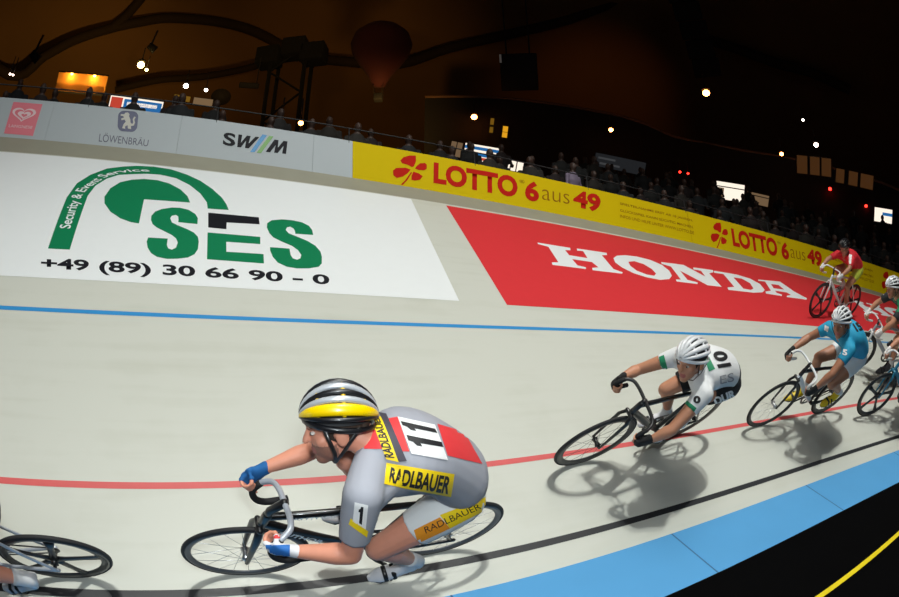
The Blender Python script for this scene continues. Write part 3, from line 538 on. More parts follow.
def lit_panel(name, q, label, cat, face, frame=DARK, depth=0.25, stripes=()):
    c, X, Y, Z, w, h = quad_frame(q); M = Matrix(((X.x, Y.x, Z.x, c.x), (X.y, Y.y, Z.y, c.y), (X.z, Y.z, Z.z, c.z), (0, 0, 0, 1)))
    o = empty(name, M, label, cat)
    bm = bmesh.new(); box(bm, (0, 0, -depth / 2 - 0.01), (w * 1.04, h * 1.08, depth), bev=min(w, h) * 0.03); obj('casing', bm, frame, o, False)
    bm = bmesh.new(); box(bm, (0, 0, 0), (w, h, 0.03)); obj('panel', bm, face, o, False)
    for nm, u0, u1, v0, v1, m in stripes:
        bm = bmesh.new(); box(bm, ((u0 + u1 - 1) / 2 * w, (v0 + v1 - 1) / 2 * h, 0.02), ((u1 - u0) * w, (v1 - v0) * h, 0.02)); obj(nm, bm, m, o, False)
    return o
gl_w = glow('screen_white', (235, 222, 205), 1.3); gl_b = glow('screen_blue', (30, 105, 170), 0.9); gl_r = glow('screen_red', (210, 70, 50), 0.8); gl_y = glow('window_yellow', (235, 165, 30), 0.9); gl_d = glow('window_dim', (150, 120, 88), 0.5); gl_a = glow('window_amber', (95, 58, 24), 0.42); gl_g = glow('sign_grey', (90, 92, 94), 0.4); gl_gold = glow('sign_gold', (140, 100, 20), 0.6)
lit_panel('advert_screen', LED, 'lit red, white and blue screen behind the lion crest board', 'screen', gl_w, stripes=[('red_field', .02, .24, .08, .92, gl_r), ('blue_field', .27, .98, .1, .86, gl_b), ('white_bar', .33, .9, .38, .66, gl_w)])
lit_panel('advert_screen', SCREEN, 'lit blue and white screen above the yellow banner lettering', 'screen', gl_w, stripes=[('blue_band', .0, 1, .74, .9, gl_b), ('blue_band', .05, 1, .42, .62, gl_b), ('red_band', .05, 1, .24, .38, gl_r)])
lit_panel('kiosk_window', SCREENL, 'dim window left of the blue and white screen', 'window', gl_d, stripes=[('mullion', .46, .54, 0, 1, DARK)])
lit_panel('kiosk_window', WIN, 'pale lit windows right of the blue and white screen', 'window', gl_w, stripes=[('mullion', .3, .36, 0, 1, DARK), ('mullion', .62, .68, 0, 1, DARK)])
lit_panel('lit_doorway', YWIN, 'narrow bright yellow doorway above the blue and white screen', 'doorway', gl_y, stripes=[('door_rail', 0, 1, .46, .5, DARK)])
lit_panel('lit_doorway', YWIN2, 'narrow dim yellow doorway left of the bright yellow one', 'doorway', gl_gold, stripes=[('door_rail', 0, 1, .4, .55, DARK)])
lit_panel('lit_kiosk', K1, 'white lit kiosk in the crowd above the second yellow banner', 'kiosk', gl_w, stripes=[('shelf', 0, 1, .7, .76, DARK), ('side_board', 0, .28, 0, .66, gl_d)])
lit_panel('lit_kiosk', K2, 'dim beige kiosk right of the white lit kiosk', 'kiosk', gl_d, stripes=[('shelf', 0, 1, .72, .8, DARK)])
lit_panel('lit_kiosk', K3, 'small white lit kiosk at the far end of the stand', 'kiosk', gl_w, stripes=[('blue_band', .45, 1, .5, .72, gl_b)])
lit_panel('amber_window', A1, 'dim amber windows under the flat white lamp', 'window', gl_a, stripes=[('mullion', .3, .38, 0, 1, DARK), ('mullion', .66, .72, 0, 1, DARK)])
lit_panel('amber_window', A2, 'dim amber windows further along the far stand', 'window', gl_a, stripes=[('mullion', .22, .34, 0, 1, DARK), ('mullion', .58, .66, 0, 1, DARK)])
lit_panel('wall_sign', GREY, 'faint grey sign above the first yellow banner', 'sign', glow('sign_grey2', (60, 62, 66), 0.25), stripes=[('text_bar', .06, .4, .6, .75, gl_g), ('text_bar', .1, .5, .2, .35, gl_g)])
lit_panel('wall_sign', GOLD, 'dull gold sign above the white boards', 'sign', gl_gold); lit_panel('wall_sign', PALE, 'pale grey sign beside the round loudspeaker', 'sign', gl_d)
# ochre booth with two downlights
c, X, Y, Z, w, h = quad_frame(BOOTH); M = Matrix(((X.x, Y.x, Z.x, c.x), (X.y, Y.y, Z.y, c.y), (X.z, Y.z, Z.z, c.z), (0, 0, 0, 1)))
bo = empty('booth', M, 'orange lit booth with two downlights above the left crowd', 'booth')
bm = bmesh.new(); box(bm, (0, 0, -0.5), (w, h, 0.06)); obj('back_wall', bm, mat('ochre_wall', (225, 150, 60), 0.8), bo, False)
bm = bmesh.new(); box(bm, (0, h / 2, -0.22), (w, 0.06, 0.6)); obj('canopy', bm, DARK, bo, False)
bm = bmesh.new(); box(bm, (0, -h / 2, -0.22), (w, 0.06, 0.6)); obj('counter', bm, DARK, bo, False)
for sx in (-0.23, 0.23):
    bm = bmesh.new(); ball(bm, (sx * w, h * 0.43, -0.3), (0.07, 0.07, 0.05)); obj('downlight', bm, glow('bulb_warm', (255, 190, 90), 14), bo)
    light('POINT', 'booth_downlight', M @ V((sx * w, h * 0.30, -0.28)), (0, 0, 0), 13, (1, 0.55, 0.12), 0.06)
# hanging things
def hang(name, c, label, cat, builder):
    o = empty(name, Matrix.Translation(V(c)), label, cat); builder(o); return o
def face_axes(c):
    d = (EYE - V(c)).normalized(); s = V((0, 0, 1)).cross(d).normalized(); return s, d.cross(s), d
def b_dish(o):
    s, u, d = face_axes(o.location); bm = bmesh.new(); loft(bm, [d * 0.15, V(), -d * 0.25], [0.42, 0.40, 0.15], [0.34, 0.33, 0.12], s, 20, False); obj('dish', bm, mat('dull_olive', (40, 34, 22), 0.8), o)
    bm = bmesh.new(); tube(bm, [-d * 0.2, -d * 0.2 - u * 0.8], 0.04, 8, s); obj('stand_pole', bm, DARK, o)
hang('round_loudspeaker', DISH, 'dark round loudspeaker dish on a pole over the white boards', 'loudspeaker', b_dish)
def b_box(o):
    s, u, d = face_axes(o.location); bm = bmesh.new(); box(bm, (0, 0, 0), (0.82, 0.24, 0.3), s, u, d, 0.03); obj('cabinet', bm, DARK, o)
    bm = bmesh.new(); tube(bm, [s * 0.3 + u * 0.1, s * 0.3 + u * 1.2], 0.02, 6, s); obj('hanger', bm, DARK, o)
hang('loudspeaker', BOX, 'dark flat loudspeaker hanging right of the round dish', 'loudspeaker', b_box)
def b_cube(o):
    s, u, d = face_axes(o.location); bm = bmesh.new(); box(bm, (0, 0, 0), (1.9, 2.0, 1.2), s, u, d, 0.06); obj('cabinet', bm, DARK, o)
    bm = bmesh.new(); box(bm, -s * 0.9 + u * 0.75 + d * 0.6, (0.1, 0.45, 0.05), s, u, d); obj('lit_edge', bm, glow('edge_grey', (90, 84, 80), 0.4), o)
    for k in (-0.6, 0.6):
        bm = bmesh.new(); tube(bm, [s * k + u, s * k + u * 6], 0.04, 6, s); obj('hanger', bm, DARK, o)
hang('score_cube', CUBE, 'dark score cube hanging above the parapet', 'scoreboard', b_cube)
def b_arr(o):
    s, u, d = face_axes(o.location)
    for k in range(6):
        bm = bmesh.new(); box(bm, u * (3.4 - 1.05 * k) + s * 0.1 * k, (1.5, 1.0, 0.9), s, u, d, 0.05); obj('cabinet', bm, mat('matt_black', (7, 6, 6), 0.95), o)
hang('speaker_column', ARRAY[0], 'tall dark speaker column beside the bright hall lamp', 'loudspeaker', b_arr)
def b_balloon(o):
    s, u, d = face_axes(o.location); R = 1.5
    prof = [(0.05, -1.9), (0.28, -1.85), (0.55, -1.3), (1.0, -0.65), (1.38, 0.0), (1.5, 0.45), (1.36, 0.95), (1.0, 1.33), (0.5, 1.52), (0.05, 1.56)]
    bm = bmesh.new(); loft(bm, [V((0, 0, z)) for r, z in prof], [r for r, z in prof], None, V((1, 0, 0)), 24, False); obj('envelope', bm, mat('balloon_red', (58, 8, 10), 0.9), o)
    bm = bmesh.new(); box(bm, (0, 0, -2.5), (0.4, 0.4, 0.35), bev=0.04); obj('basket', bm, DARK, o)
    for k in range(4):
        x, y = (0.18, 0.18) if k == 0 else (-0.18, 0.18) if k == 1 else (-0.18, -0.18) if k == 2 else (0.18, -0.18)
        bm = bmesh.new(); tube(bm, [V((x, y, -2.35)), V((x * 1.3, y * 1.3, -1.85))], 0.012, 5); obj('rope', bm, DARK, o)
hang('balloon', BALLOON, 'dark red balloon with a small basket hanging under the roof', 'balloon', b_balloon)
def b_fix(o):
    s, u, d = face_axes(o.location); bm = bmesh.new(); loft(bm, [s * -0.15 - u * 0.05, s * 0.3 - u * 0.3], [0.16, 0.22], None, d, 12, False); obj('lamp_can', bm, DARK, o)
    bm = bmesh.new(); tube(bm, [s * 0.0, s * 0.12 + u * 0.75], 0.06, 6, d); obj('clamp_pole', bm, DARK, o)
hang('spotlight', FIX[0], 'unlit dark spotlight tilted under the left roof', 'spotlight', b_fix)
hang('spotlight', (FIX[1][0] + 0.1, FIX[1][1], FIX[1][2] + 0.45), 'unlit dark spotlight just above the bright yellow mast lamp', 'spotlight', b_fix)
# dark truss tower
def b_tower(o):
    bk = mat('matt_black', (7, 6, 6), 0.95); c0 = o.location
    for x in (-0.8, 0.8):
        for y in (-0.5, 0.5):
            bm = bmesh.new(); tube(bm, [V((x, y, -8)), V((x, y, 1.2))], 0.1, 8, V((1, 0, 0))); obj('upright', bm, bk, o)
    for k in range(6):
        bm = bmesh.new(); s = 1 if k % 2 else -1; tube(bm, [V((-0.8 * s, -0.5, -6 + k * 1.2)), V((0.8 * s, -0.5, -4.8 + k * 1.2))], 0.05, 6, V((0, 1, 0))); obj('brace', bm, bk, o)
    for sx, sz in ((-1.0, 0.9), (0.2, 1.2), (1.1, 0.8)):
        bm = bmesh.new(); box(bm, (sx, -0.3, sz), (1.1, 0.9, 0.9), bev=0.08); obj('cabinet', bm, bk, o)
hang('truss_tower', TOWER[0], 'black truss tower with cabinets behind the blank white board', 'tower', b_tower)

# spectators: one figure, then copies
def spectator_mesh(name, mats, lean=0.0, arms=True):
    bm = bmesh.new()
    loft(bm, [(0, 0, 0.9), (0, 0, 1.1), (0.02, 0, 1.3), (0.02, 0, 1.44)], [.17, .17, .215, .15], [.12, .12, .13, .09], V((0, 1, 0)))
    for s in (-1, 1):
        loft(bm, [(0.0, .10 * s, 0.92), (0.02, .10 * s, 0.5), (0.0, .10 * s, 0.08)], [.085, .06, .045], None, V((0, 1, 0)))
        loft(bm, [(-0.0, .10 * s, 0.05), (0.13, .11 * s, 0.04)], [.045, .04], [.04, .03], V((0, 1, 0)))
        loft(bm, [(0.02, .215 * s, 1.40), (0.05, .28 * s, 1.14), (0.26, .2 * s, 1.08)], [.055, .045, .035], None, V((0, 0, 1)))
        ball(bm, (0.31, .19 * s, 1.09), (.05, .035, .03))
    loft(bm, [(0.02, 0, 1.42), (0.03, 0, 1.56)], .055)
    ball(bm, (0.035, 0, 1.63), (.095, .075, .115)); ball(bm, (0.135, 0, 1.62), (.02, .014, .02))
    me = remeshed(bm, 0.022, 3, name, mats)
    for p in me.polygons:
        z, x, y = p.center.z, p.center.x, p.center.y
        if z > 1.72 or (z > 1.6 and x < 0.02): p.material_index = 2
        elif z > 1.49 or (x > 0.24 and z > 1.0): p.material_index = 1
        elif z < 0.93: p.material_index = 3
    return me
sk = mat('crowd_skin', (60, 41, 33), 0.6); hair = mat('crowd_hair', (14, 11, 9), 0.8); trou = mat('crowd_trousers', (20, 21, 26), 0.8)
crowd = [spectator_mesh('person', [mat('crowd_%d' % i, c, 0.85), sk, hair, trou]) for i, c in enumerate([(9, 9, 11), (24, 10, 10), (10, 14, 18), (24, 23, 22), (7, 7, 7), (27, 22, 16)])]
CN = ['a black jacket', 'a dark red top', 'a dark blue top', 'a grey top', 'a plain black coat', 'a brown coat']
n = 0
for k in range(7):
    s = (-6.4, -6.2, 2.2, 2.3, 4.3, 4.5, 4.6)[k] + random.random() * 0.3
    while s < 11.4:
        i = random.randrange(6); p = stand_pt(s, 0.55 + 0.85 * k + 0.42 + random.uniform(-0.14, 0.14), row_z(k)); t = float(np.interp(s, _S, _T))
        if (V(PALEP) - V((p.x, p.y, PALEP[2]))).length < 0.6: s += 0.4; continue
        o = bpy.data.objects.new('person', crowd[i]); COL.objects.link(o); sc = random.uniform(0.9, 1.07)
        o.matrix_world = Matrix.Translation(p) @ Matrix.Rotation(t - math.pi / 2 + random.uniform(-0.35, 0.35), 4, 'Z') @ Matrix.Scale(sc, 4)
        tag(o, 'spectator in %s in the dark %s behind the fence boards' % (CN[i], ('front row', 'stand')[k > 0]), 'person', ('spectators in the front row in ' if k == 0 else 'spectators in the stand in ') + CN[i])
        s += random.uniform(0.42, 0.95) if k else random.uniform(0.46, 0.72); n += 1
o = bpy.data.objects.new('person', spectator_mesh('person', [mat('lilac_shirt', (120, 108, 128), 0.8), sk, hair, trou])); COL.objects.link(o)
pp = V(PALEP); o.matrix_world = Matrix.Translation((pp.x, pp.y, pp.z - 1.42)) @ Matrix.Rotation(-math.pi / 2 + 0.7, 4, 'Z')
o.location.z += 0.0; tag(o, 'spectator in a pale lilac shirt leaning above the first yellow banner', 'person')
# ---------------------------------------------------------------- bicycles
def frame_matrix(M, f, u):
    f = V(f).normalized(); u = V(u); u = (u - f * u.dot(f)).normalized(); l = u.cross(f); M = V(M)
    return Matrix(((f.x, l.x, u.x, M.x), (f.y, l.y, u.y, M.y), (f.z, l.z, u.z, M.z), (0, 0, 0, 1)))
WR = 0.317; FH, RH, BBP = V((0.515, 0, WR)), V((-0.515, 0, WR)), V((-0.10, 0, 0.275))
RUB = mat('tyre_rubber', (34, 34, 36), 0.75); CARB = mat('black_carbon', (26, 26, 28), 0.35, coat=0.3); ALU = mat('bright_alloy', (190, 192, 196), 0.3, 0.9); CHN = mat('chain_steel', (120, 118, 116), 0.35, 0.9)
TAPE = mat('black_bar_tape', (24, 24, 26), 0.8)
def wheel(root, c, style, rim_m, tyre_m, sides=1):
    bm = bmesh.new(); r0, r1 = WR - 0.0115, 0.0115
    lathe(bm, [(r0 + r1 * math.cos(a), r1 * math.sin(a)) for a in np.linspace(0, 2 * math.pi, 11)[:-1]], c, seg=64); w = obj('front_wheel' if c.x > 0 else 'rear_wheel', bm, tyre_m, root)
    dp = {'wire': 0.026, 'deep': 0.042, 'blade': 0.038}[style]
    bm = bmesh.new(); lathe(bm, [(WR - 0.018, 0.010), (WR - 0.030, 0.011), (WR - 0.022 - dp, 0.004), (WR - 0.024 - dp, 0.0), (WR - 0.022 - dp, -0.004), (WR - 0.030, -0.011), (WR - 0.018, -0.010)], c, seg=64); obj('rim', bm, rim_m, w)
    bm = bmesh.new(); loft(bm, [c + V((0, y, 0)) for y in (-0.05, -0.035, -0.03, 0, 0.03, 0.035, 0.05)], [.009, .012, .024, .014, .024, .012, .009], None, V((1, 0, 0)), 14, False); obj('hub', bm, ALU if style == 'wire' else CARB, w)
    if style == 'blade':
        for k in range(5):
            a = 2 * math.pi * k / 5 + 0.5; d = V((math.cos(a), 0, math.sin(a))); p = V((-d.z, 0, d.x)); bm = bmesh.new()
            loft(bm, [c + d * 0.01, c + d * 0.07, c + d * 0.17, c + d * 0.265], [.03, .021, .020, .034], [.013, .010, .008, .006], p, 10, False); obj('blade', bm, rim_m, w)
    else:
        nsp = 20 if style == 'wire' else 16
        for k in range(nsp):
            a = 2 * math.pi * k / nsp; b = a + (0.25 if k % 4 < 2 else -0.25); s = 0.03 if k % 2 else -0.03; bm = bmesh.new()
            tube(bm, [c + V((0.022 * math.cos(b), s, 0.022 * math.sin(b))), c + V(((WR - 0.02 - dp) * math.cos(a), 0, (WR - 0.02 - dp) * math.sin(a)))], 0.0013, 4); obj('spoke', bm, ALU if style == 'wire' else CARB, w)
    return w
def bicycle(label, mw, paint, fork_m, bar_m, tape_m, fstyle, rstyle, rim_m, crank, xb=0.42, zb=0.80, bw=0.19, roll=0.0, steer=0.0, down_m=None, seat_m=None, decal=None, accent=None, tyre=None):
    root = empty('track_bicycle', mw, label, 'bicycle', 'track bicycles of the racers')
    tyre = tyre or RUB
    wheel(root, FH, fstyle, rim_m, tyre); wheel(root, RH, rstyle, rim_m, tyre)
    HT0, HT1, ST = V((.425, 0, .668)), V((.398, 0, .76)), V((-.262, 0, .755))
    bm = bmesh.new()
    loft(bm, [BBP, BBP.lerp(ST, .5), ST], [.015, .016, .016], [.026, .022, .018], V((0, 1, 0)), 12)
    loft(bm, [ST + V((.01, 0, -.03)), V((.06, 0, .745)), HT1 + V((.002, 0, -.018))], [.015, .016, .017], [.018, .019, .021], V((0, 1, 0)), 12)
    loft(bm, [HT0, HT1], .021, None, V((0, 1, 0)), 12)
    loft(bm, [BBP + V((0, -.04, 0)), BBP + V((0, .04, 0))], .022, None, V((1, 0, 0)), 12)
    fr = obj('frame', bm, paint, root)
    bm = bmesh.new(); loft(bm, [BBP, BBP.lerp(HT0, .5), HT0 + V((-.002, 0, .02))], [.018, .02, .02], [.028, .032, .026], V((0, 1, 0)), 12); obj('down_tube', bm, down_m or paint, fr)
    for s in (-1, 1):
        bm = bmesh.new(); loft(bm, smooth_path([BBP + V((-.02, .02 * s, 0)), BBP + V((-.10, .035 * s, .0)), RH + V((.02, .055 * s, 0)), RH + V((-.02, .057 * s, .0))], 4), .0095, .012, V((0, 1, 0)), 10); obj('chain_stay', bm, paint, fr)
        bm = bmesh.new(); loft(bm, [ST + V((-.01, .012 * s, -.03)), ST + V((-.05, .04 * s, -.12)), RH + V((0, .055 * s, .01))], .0075, .010, V((0, 1, 0)), 10); obj('seat_stay', bm, accent or paint, fr)
    bm = bmesh.new(); loft(bm, [ST, V((-.285, 0, .855))], .0135, None, V((0, 1, 0)), 10); obj('seat_post', bm, CARB, root)
    bm = bmesh.new(); loft(bm, [(-.43, 0, .885), (-.40, 0, .883), (-.33, 0, .878), (-.24, 0, .876), (-.17, 0, .868)], [.055, .07, .045, .022, .016], [.012, .017, .017, .014, .01], V((0, 1, 0)), 14); obj('saddle', bm, seat_m or CARB, root)
    bm = bmesh.new()
    for s in (-1, 1):
        loft(bm, [V((.437, .028 * s, .655)), V((.455, .05 * s, .60)), V((.485, .052 * s, .47)), FH + V((0, .05 * s, 0))], [.013, .011, .010, .008], [.02, .02, .016, .012], V((0, 1, 0)), 10)
    loft(bm, [V((.438, -.03, .662)), V((.436, .03, .662))], .016, None, V((1, 0, 0)), 10); obj('fork', bm, fork_m, root)
    R = Matrix.Rotation(steer, 4, 'Z') @ Matrix.Rotation(roll, 4, 'X'); piv = V((xb, 0, zb)); rp = lambda p: piv + R @ (V(p) - piv)
    bm = bmesh.new(); loft(bm, [HT1 + V((-.004, 0, .015)), HT1 + V((-.008, 0, .035)), piv], [.018, .017, .019], None, V((0, 1, 0)), 10); obj('stem', bm, CARB, root)
    half = [(xb, 0, zb), (xb, bw * .45, zb), (xb + .015, bw * .82, zb - .004), (xb + .06, bw * .98, zb - .022), (xb + .10, bw, zb - .06), (xb + .095, bw, zb - .11), (xb + .055, bw * 1.01, zb - .138), (xb - .01, bw * 1.03, zb - .144), (xb - .05, bw * 1.04, zb - .145)]
    P = [rp((x, -y, z)) for x, y, z in reversed(half)] + [rp(p) for p in half[1:]]; P = smooth_path(P, 4)
    bm = bmesh.new(); tube(bm, P, .0125, 10, V((.3, .2, 1))); hb = obj('handlebar', bm, bar_m, root)
    for s in (-1, 1):
        bm = bmesh.new(); tube(bm, smooth_path([rp((x, s * y, z)) for x, y, z in half[3:]], 4), .0155, 10, V((.3, .2, 1))); obj('bar_tape', bm, tape_m, hb)
    # crankset: the left pedal direction is crank (radians from +x, towards up)
    cd = V((math.cos(crank), 0, math.sin(crank)))
    bm = bmesh.new(); lathe(bm, [(.098, -.047), (.098, -.043), (.074, -.043), (.074, -.047)], BBP, seg=40); cr_o = obj('chainring', bm, CHN, root)
    for k in range(5):
        a = 2 * math.pi * k / 5; bm = bmesh.new(); loft(bm, [BBP + V((0, -.045, 0)), BBP + V((.08 * math.cos(a), -.045, .08 * math.sin(a)))], .011, .003, V((-math.sin(a), 0, math.cos(a))), 8); obj('spider_arm', bm, CARB, cr_o)
    for s, d in ((1, cd), (-1, -cd)):
        bm = bmesh.new(); loft(bm, [BBP + V((0, s * .05, 0)), BBP + d * .06 + V((0, s * .07, 0)), BBP + d * .17 + V((0, s * .075, 0))], [.009, .008, .008], [.02, .014, .012], V((0, 1, 0)), 10); ca = obj('crank_arm', bm, CARB, root)
        bm = bmesh.new(); p = BBP + d * .17 + V((0, s * .075, 0)); tube(bm, [p, p + V((0, s * .09, 0))], .007, 8, V((1, 0, 0))); box(bm, p + V((0, s * .05, 0)), (.07, .06, .016), bev=.004); obj('pedal', bm, CARB, ca)
    cog = RH + V((0, -.045, 0)); bm = bmesh.new(); lathe(bm, [(.033, -.048), (.033, -.042), (.012, -.042), (.012, -.048)], RH, seg=20); obj('sprocket', bm, CHN, root)
    bm = bmesh.new(); B_ = BBP + V((0, -.045, 0)); loop = []
    for a in np.linspace(math.pi / 2, -math.pi / 2, 13): loop.append(B_ + V((.098 * math.cos(a), 0, .098 * math.sin(a))))
    for a in np.linspace(-math.pi / 2, -3 * math.pi / 2, 9): loop.append(cog + V((.034 * math.cos(a), 0, .034 * math.sin(a))))
    loop.append(loop[0]); loft(bm, loop, .004, .006, V((0, 1, 0)), 6, False); obj('chain', bm, CHN, root)
    return root

# ---------------------------------------------------------------- riders
def ik(a, b, l1, l2, pole):
    a, b = V(a), V(b); d = b - a; L = d.length; 
    if L > (l1 + l2) * 0.995: return a + d * (l1 / (l1 + l2))
    x = (l1 * l1 - l2 * l2 + L * L) / (2 * L); h = math.sqrt(max(0, l1 * l1 - x * x)); n = d / L; p = V(pole); p = (p - n * p.dot(n)).normalized()
    return a + n * x + p * h
def hand_shapes(bm, g, axis, back, wrist, thumb_side, gl=None, s=1.0):
    """hand closed around a bar at g: axis runs from index to little finger, back = back of the hand; gl draws a fingerless glove instead"""
    g, axis, back, wrist = V(g), V(axis).normalized(), V(back), V(wrist); back = (back - axis * back.dot(axis)).normalized(); side = axis.cross(back) * thumb_side
    kn = g + back * .026 * s + side * .018
    e = 0.004 if gl else 0.0
    ctr = g + back * .034 * s - side * .004
    wd = (wrist - ctr).normalized()
    loft(bm, [kn + back * .002, ctr + wd * .02, ctr + wd * .052], [.040 * s + e, .041 * s + e, .032 * s + e], [.016 * s + e, .019 * s + e, .019 * s + e], axis, 14)
    loft(bm, [ctr + wd * .035, wrist], [.031 * s + e, .029 * s + e], [.020 * s + e, .023 * s + e], axis, 12)
    for k in range(4):
        o = kn + axis * ((k - 1.5) * .0205 * s); L = (1.0, 1.1, 1.04, .86)[k]; R = .028 * s; pts = [o - side * .012]
        n_ = 6 if not gl else 2
        for j in range(n_):
            a = math.radians(35 + 38 * j * L); pts.append(g + axis * ((k - 1.5) * .0205 * s) + back * (R * math.cos(a)) + side * (R * math.sin(a)))
        r = [.0105 * s + e * .7] + [(.0102 - .0005 * j) * s + e * .7 for j in range(n_)]
        loft(bm, pts, r, None, axis, 9)
    tb = ctr - axis * .030 * s; tp = [tb + wd * .025, tb - axis * .014 * s - side * .012, g - axis * .036 * s - side * .026 + back * .004, g - axis * .030 * s - side * .024 - back * .020]
    if gl: tp = tp[:3]
    loft(bm, tp, [.014 * s + e, .0125 * s + e, .0105 * s + e, .009][:len(tp)], None, back, 9)
BEZ = lambda a, b, c, t: a * (1 - t) ** 2 + b * (2 * t * (1 - t)) + c * t ** 2
def torso(J, grow=0.0, t0=0.0, t1=1.0, n=10):
    hips = (J['lhip'] - J['rhip']).normalized(); sh = (J['ls'] - J['rs']).normalized(); pel, nb = J['pel'], J['nb']
    ax = (nb - pel).normalized(); back = hips.lerp(sh, .5).cross(ax); back = back if back.z > 0 or abs(back.z) < .1 else -back; back.normalize()
    mid = pel.lerp(nb, .55) + back * J.get('bulge', .10)
    T_ = [0, .12, .28, .45, .62, .78, .90, 1.0]; Wd = [.142, .158, .150, .148, .160, .172, .145, .072]; Dp = [.095, .12, .112, .112, .118, .115, .09, .058]
    ts = np.linspace(t0, t1, n); pts = [BEZ(pel, mid, nb, t) for t in ts]
    return pts, [float(np.interp(t, T_, Wd)) + grow for t in ts], [float(np.interp(t, T_, Dp)) + grow for t in ts], [hips.lerp(sh, float(t)) for t in ts]
def head_axes(J):
    f = V(J['hf']).normalized(); u = V(J['hu']); u = (u - f * u.dot(f)).normalized(); return f, u.cross(f), u
def rider(label, mw, J, skin_m, jersey_m, shorts_m, shoe_m, sock_m, glove_m, helmet, voxel=.007, hair_m=None, stubble=None, sleeve=.70, leg=.56):
    sleeve = J.pop('sleeve', sleeve); J = {k: (V(v) if isinstance(v, tuple) else v) for k, v in J.items()}
    J['pel'] = (J['lhip'] + J['rhip']) / 2 + V((-.02, 0, .02)); cd = V((math.cos(J['crank']), 0, math.sin(J['crank'])))
    for s, k, d in ((1, 'l', cd), (-1, 'r', -cd)):
        ped = BBP + d * .17 + V((0, s * .125, 0)); pitch = J.get(k + 'foot', -.3); td = V((math.cos(pitch), s * .06, math.sin(pitch))); J[k + 't'] = td
        J[k + 'ped'] = ped; J[k + 'a'] = ped - td * .115 + V((0, 0, .105)); J[k + 'k'] = ik(J[k + 'hip'], J[k + 'a'], J.get('thigh', .43), J.get('shin', .43), V((1, s * J.get(k + 'splay', .12), .4)))
    for k, s in (('l', 1), ('r', -1)):
        if k + 'e' not in J: J[k + 'e'] = ik(J[k + 's'], J[k + 'w'], .30, .27, V((-.2, s * 1.0, -.5)))
    hf, hl, hu = head_axes(J); H = J['head']
    # --- body: one continuous skin
    bm = bmesh.new()
    p, a, b, rf = torso(J, -.008); loft(bm, p, a, b, rf, 20)
    for k, s in (('l', 1), ('r', -1)):
        S, E, W = J[k + 's'], J[k + 'e'], J[k + 'w']
        loft(bm, [J['nb'].lerp(S, .15), J['nb'].lerp(S, .6), S], [.05, .055, .056]); ball(bm, S, (.058, .058, .058))
        loft(bm, [S, S.lerp(E, .4), S.lerp(E, .8), E], [.054, .050, .041, .039]); ball(bm, E, (.039, .039, .039))
        loft(bm, [E, E.lerp(W, .28), E.lerp(W, .7), W], [.040, .043, .033, .027])
        hand_shapes(bm, J[k + 'h'], J[k + 'ax'], J[k + 'bk'], W, s)
        hp, kn, an = J[k + 'hip'], J[k + 'k'], J[k + 'a']
        ball(bm, hp, (.09, .085, .09)); loft(bm, [hp, hp.lerp(kn, .35), hp.lerp(kn, .75), kn], [.092, .086, .066, .056], None, V((0, 1, 0))); ball(bm, kn, (.057, .055, .057))
        cf = (an - kn).normalized(); bk = V((-1, 0, 0)) - cf * -cf.x; bk.normalize()
        loft(bm, [kn, kn.lerp(an, .28) + bk * .014, kn.lerp(an, .5) + bk * .010, kn.lerp(an, .8), an], [.052, .055, .049, .035, .033], None, V((0, 1, 0)))
        loft(bm, [an + V((-.02, 0, -.02)), J[k + 'ped'] + V((0, 0, .03)), J[k + 'ped'] + J[k + 't'] * .07 + V((0, 0, .022))], [.024, .032, .024], [.028, .022, .014], V((0, 1, 0)))
    loft(bm, [J['nb'] - (H - J['nb']).normalized() * .03, J['nb'].lerp(H, .45), H - hu * .045 - hf * .018], [.066, .058, .054], None, hl)
    ball(bm, H + hu * .012 - hf * .008, (.098, .077, .093), 18, 12, hf, hl, hu)
    ball(bm, H + hf * .034 - hu * .052, (.062, .060, .078), 16, 10, hf, hl, hu); ball(bm, H + hf * .066 - hu * .112, (.028, .030, .024), 12, 8, hf, hl, hu)
    loft(bm, [H + hf * .090 + hu * .004, H + hf * .104 - hu * .024, H + hf * .114 - hu * .044], [.009, .0105, .0165], [.009, .011, .012], hl, 10)
    loft(bm, [H + hf * .088 + hl * .034 + hu * .012, H + hf * .095 + hu * .012, H + hf * .088 - hl * .034 + hu * .012], .0105, None, hu, 10)
    for dz in (.072, .086): loft(bm, [H + hf * .080 + hl * .022 - hu * dz, H + hf * .094 - hu * dz, H + hf * .080 - hl * .022 - hu * dz], .0075, None, hu, 9)
    for s in (-1, 1):
        ball(bm, H - hf * .008 + hl * (.079 * s) - hu * .028, (.024, .011, .034), 12, 8, hf, hl, hu); ball(bm, H + hf * .058 + hl * (.04 * s) - hu * .042, (.026, .022, .022), 10, 8, hf, hl, hu)
    me = remeshed(bm, voxel, 3, 'person', [skin_m, mat('lips', (176, 96, 88), 0.5), stubble or skin_m])
    for f_ in me.polygons:
        r = f_.center - H; x, y, z = r.dot(hf), r.dot(hl), r.dot(hu)
        if x > .085 and -.095 < z < -.066 and abs(y) < .026: f_.material_index = 1
        elif stubble and abs(x) < .14 and abs(y) < .09 and -.15 < z < -.056 and x > .012 and not (x > .10 and z > -.06): f_.material_index = 2
    root = bpy.data.objects.new('person', me); COL.objects.link(root); root.matrix_world = mw; tag(root, label, 'person', 'track cyclists on the banking')
    part = lambda nm, bm_, m, par=root, sm=True: obj(nm, bm_, m, par, sm)
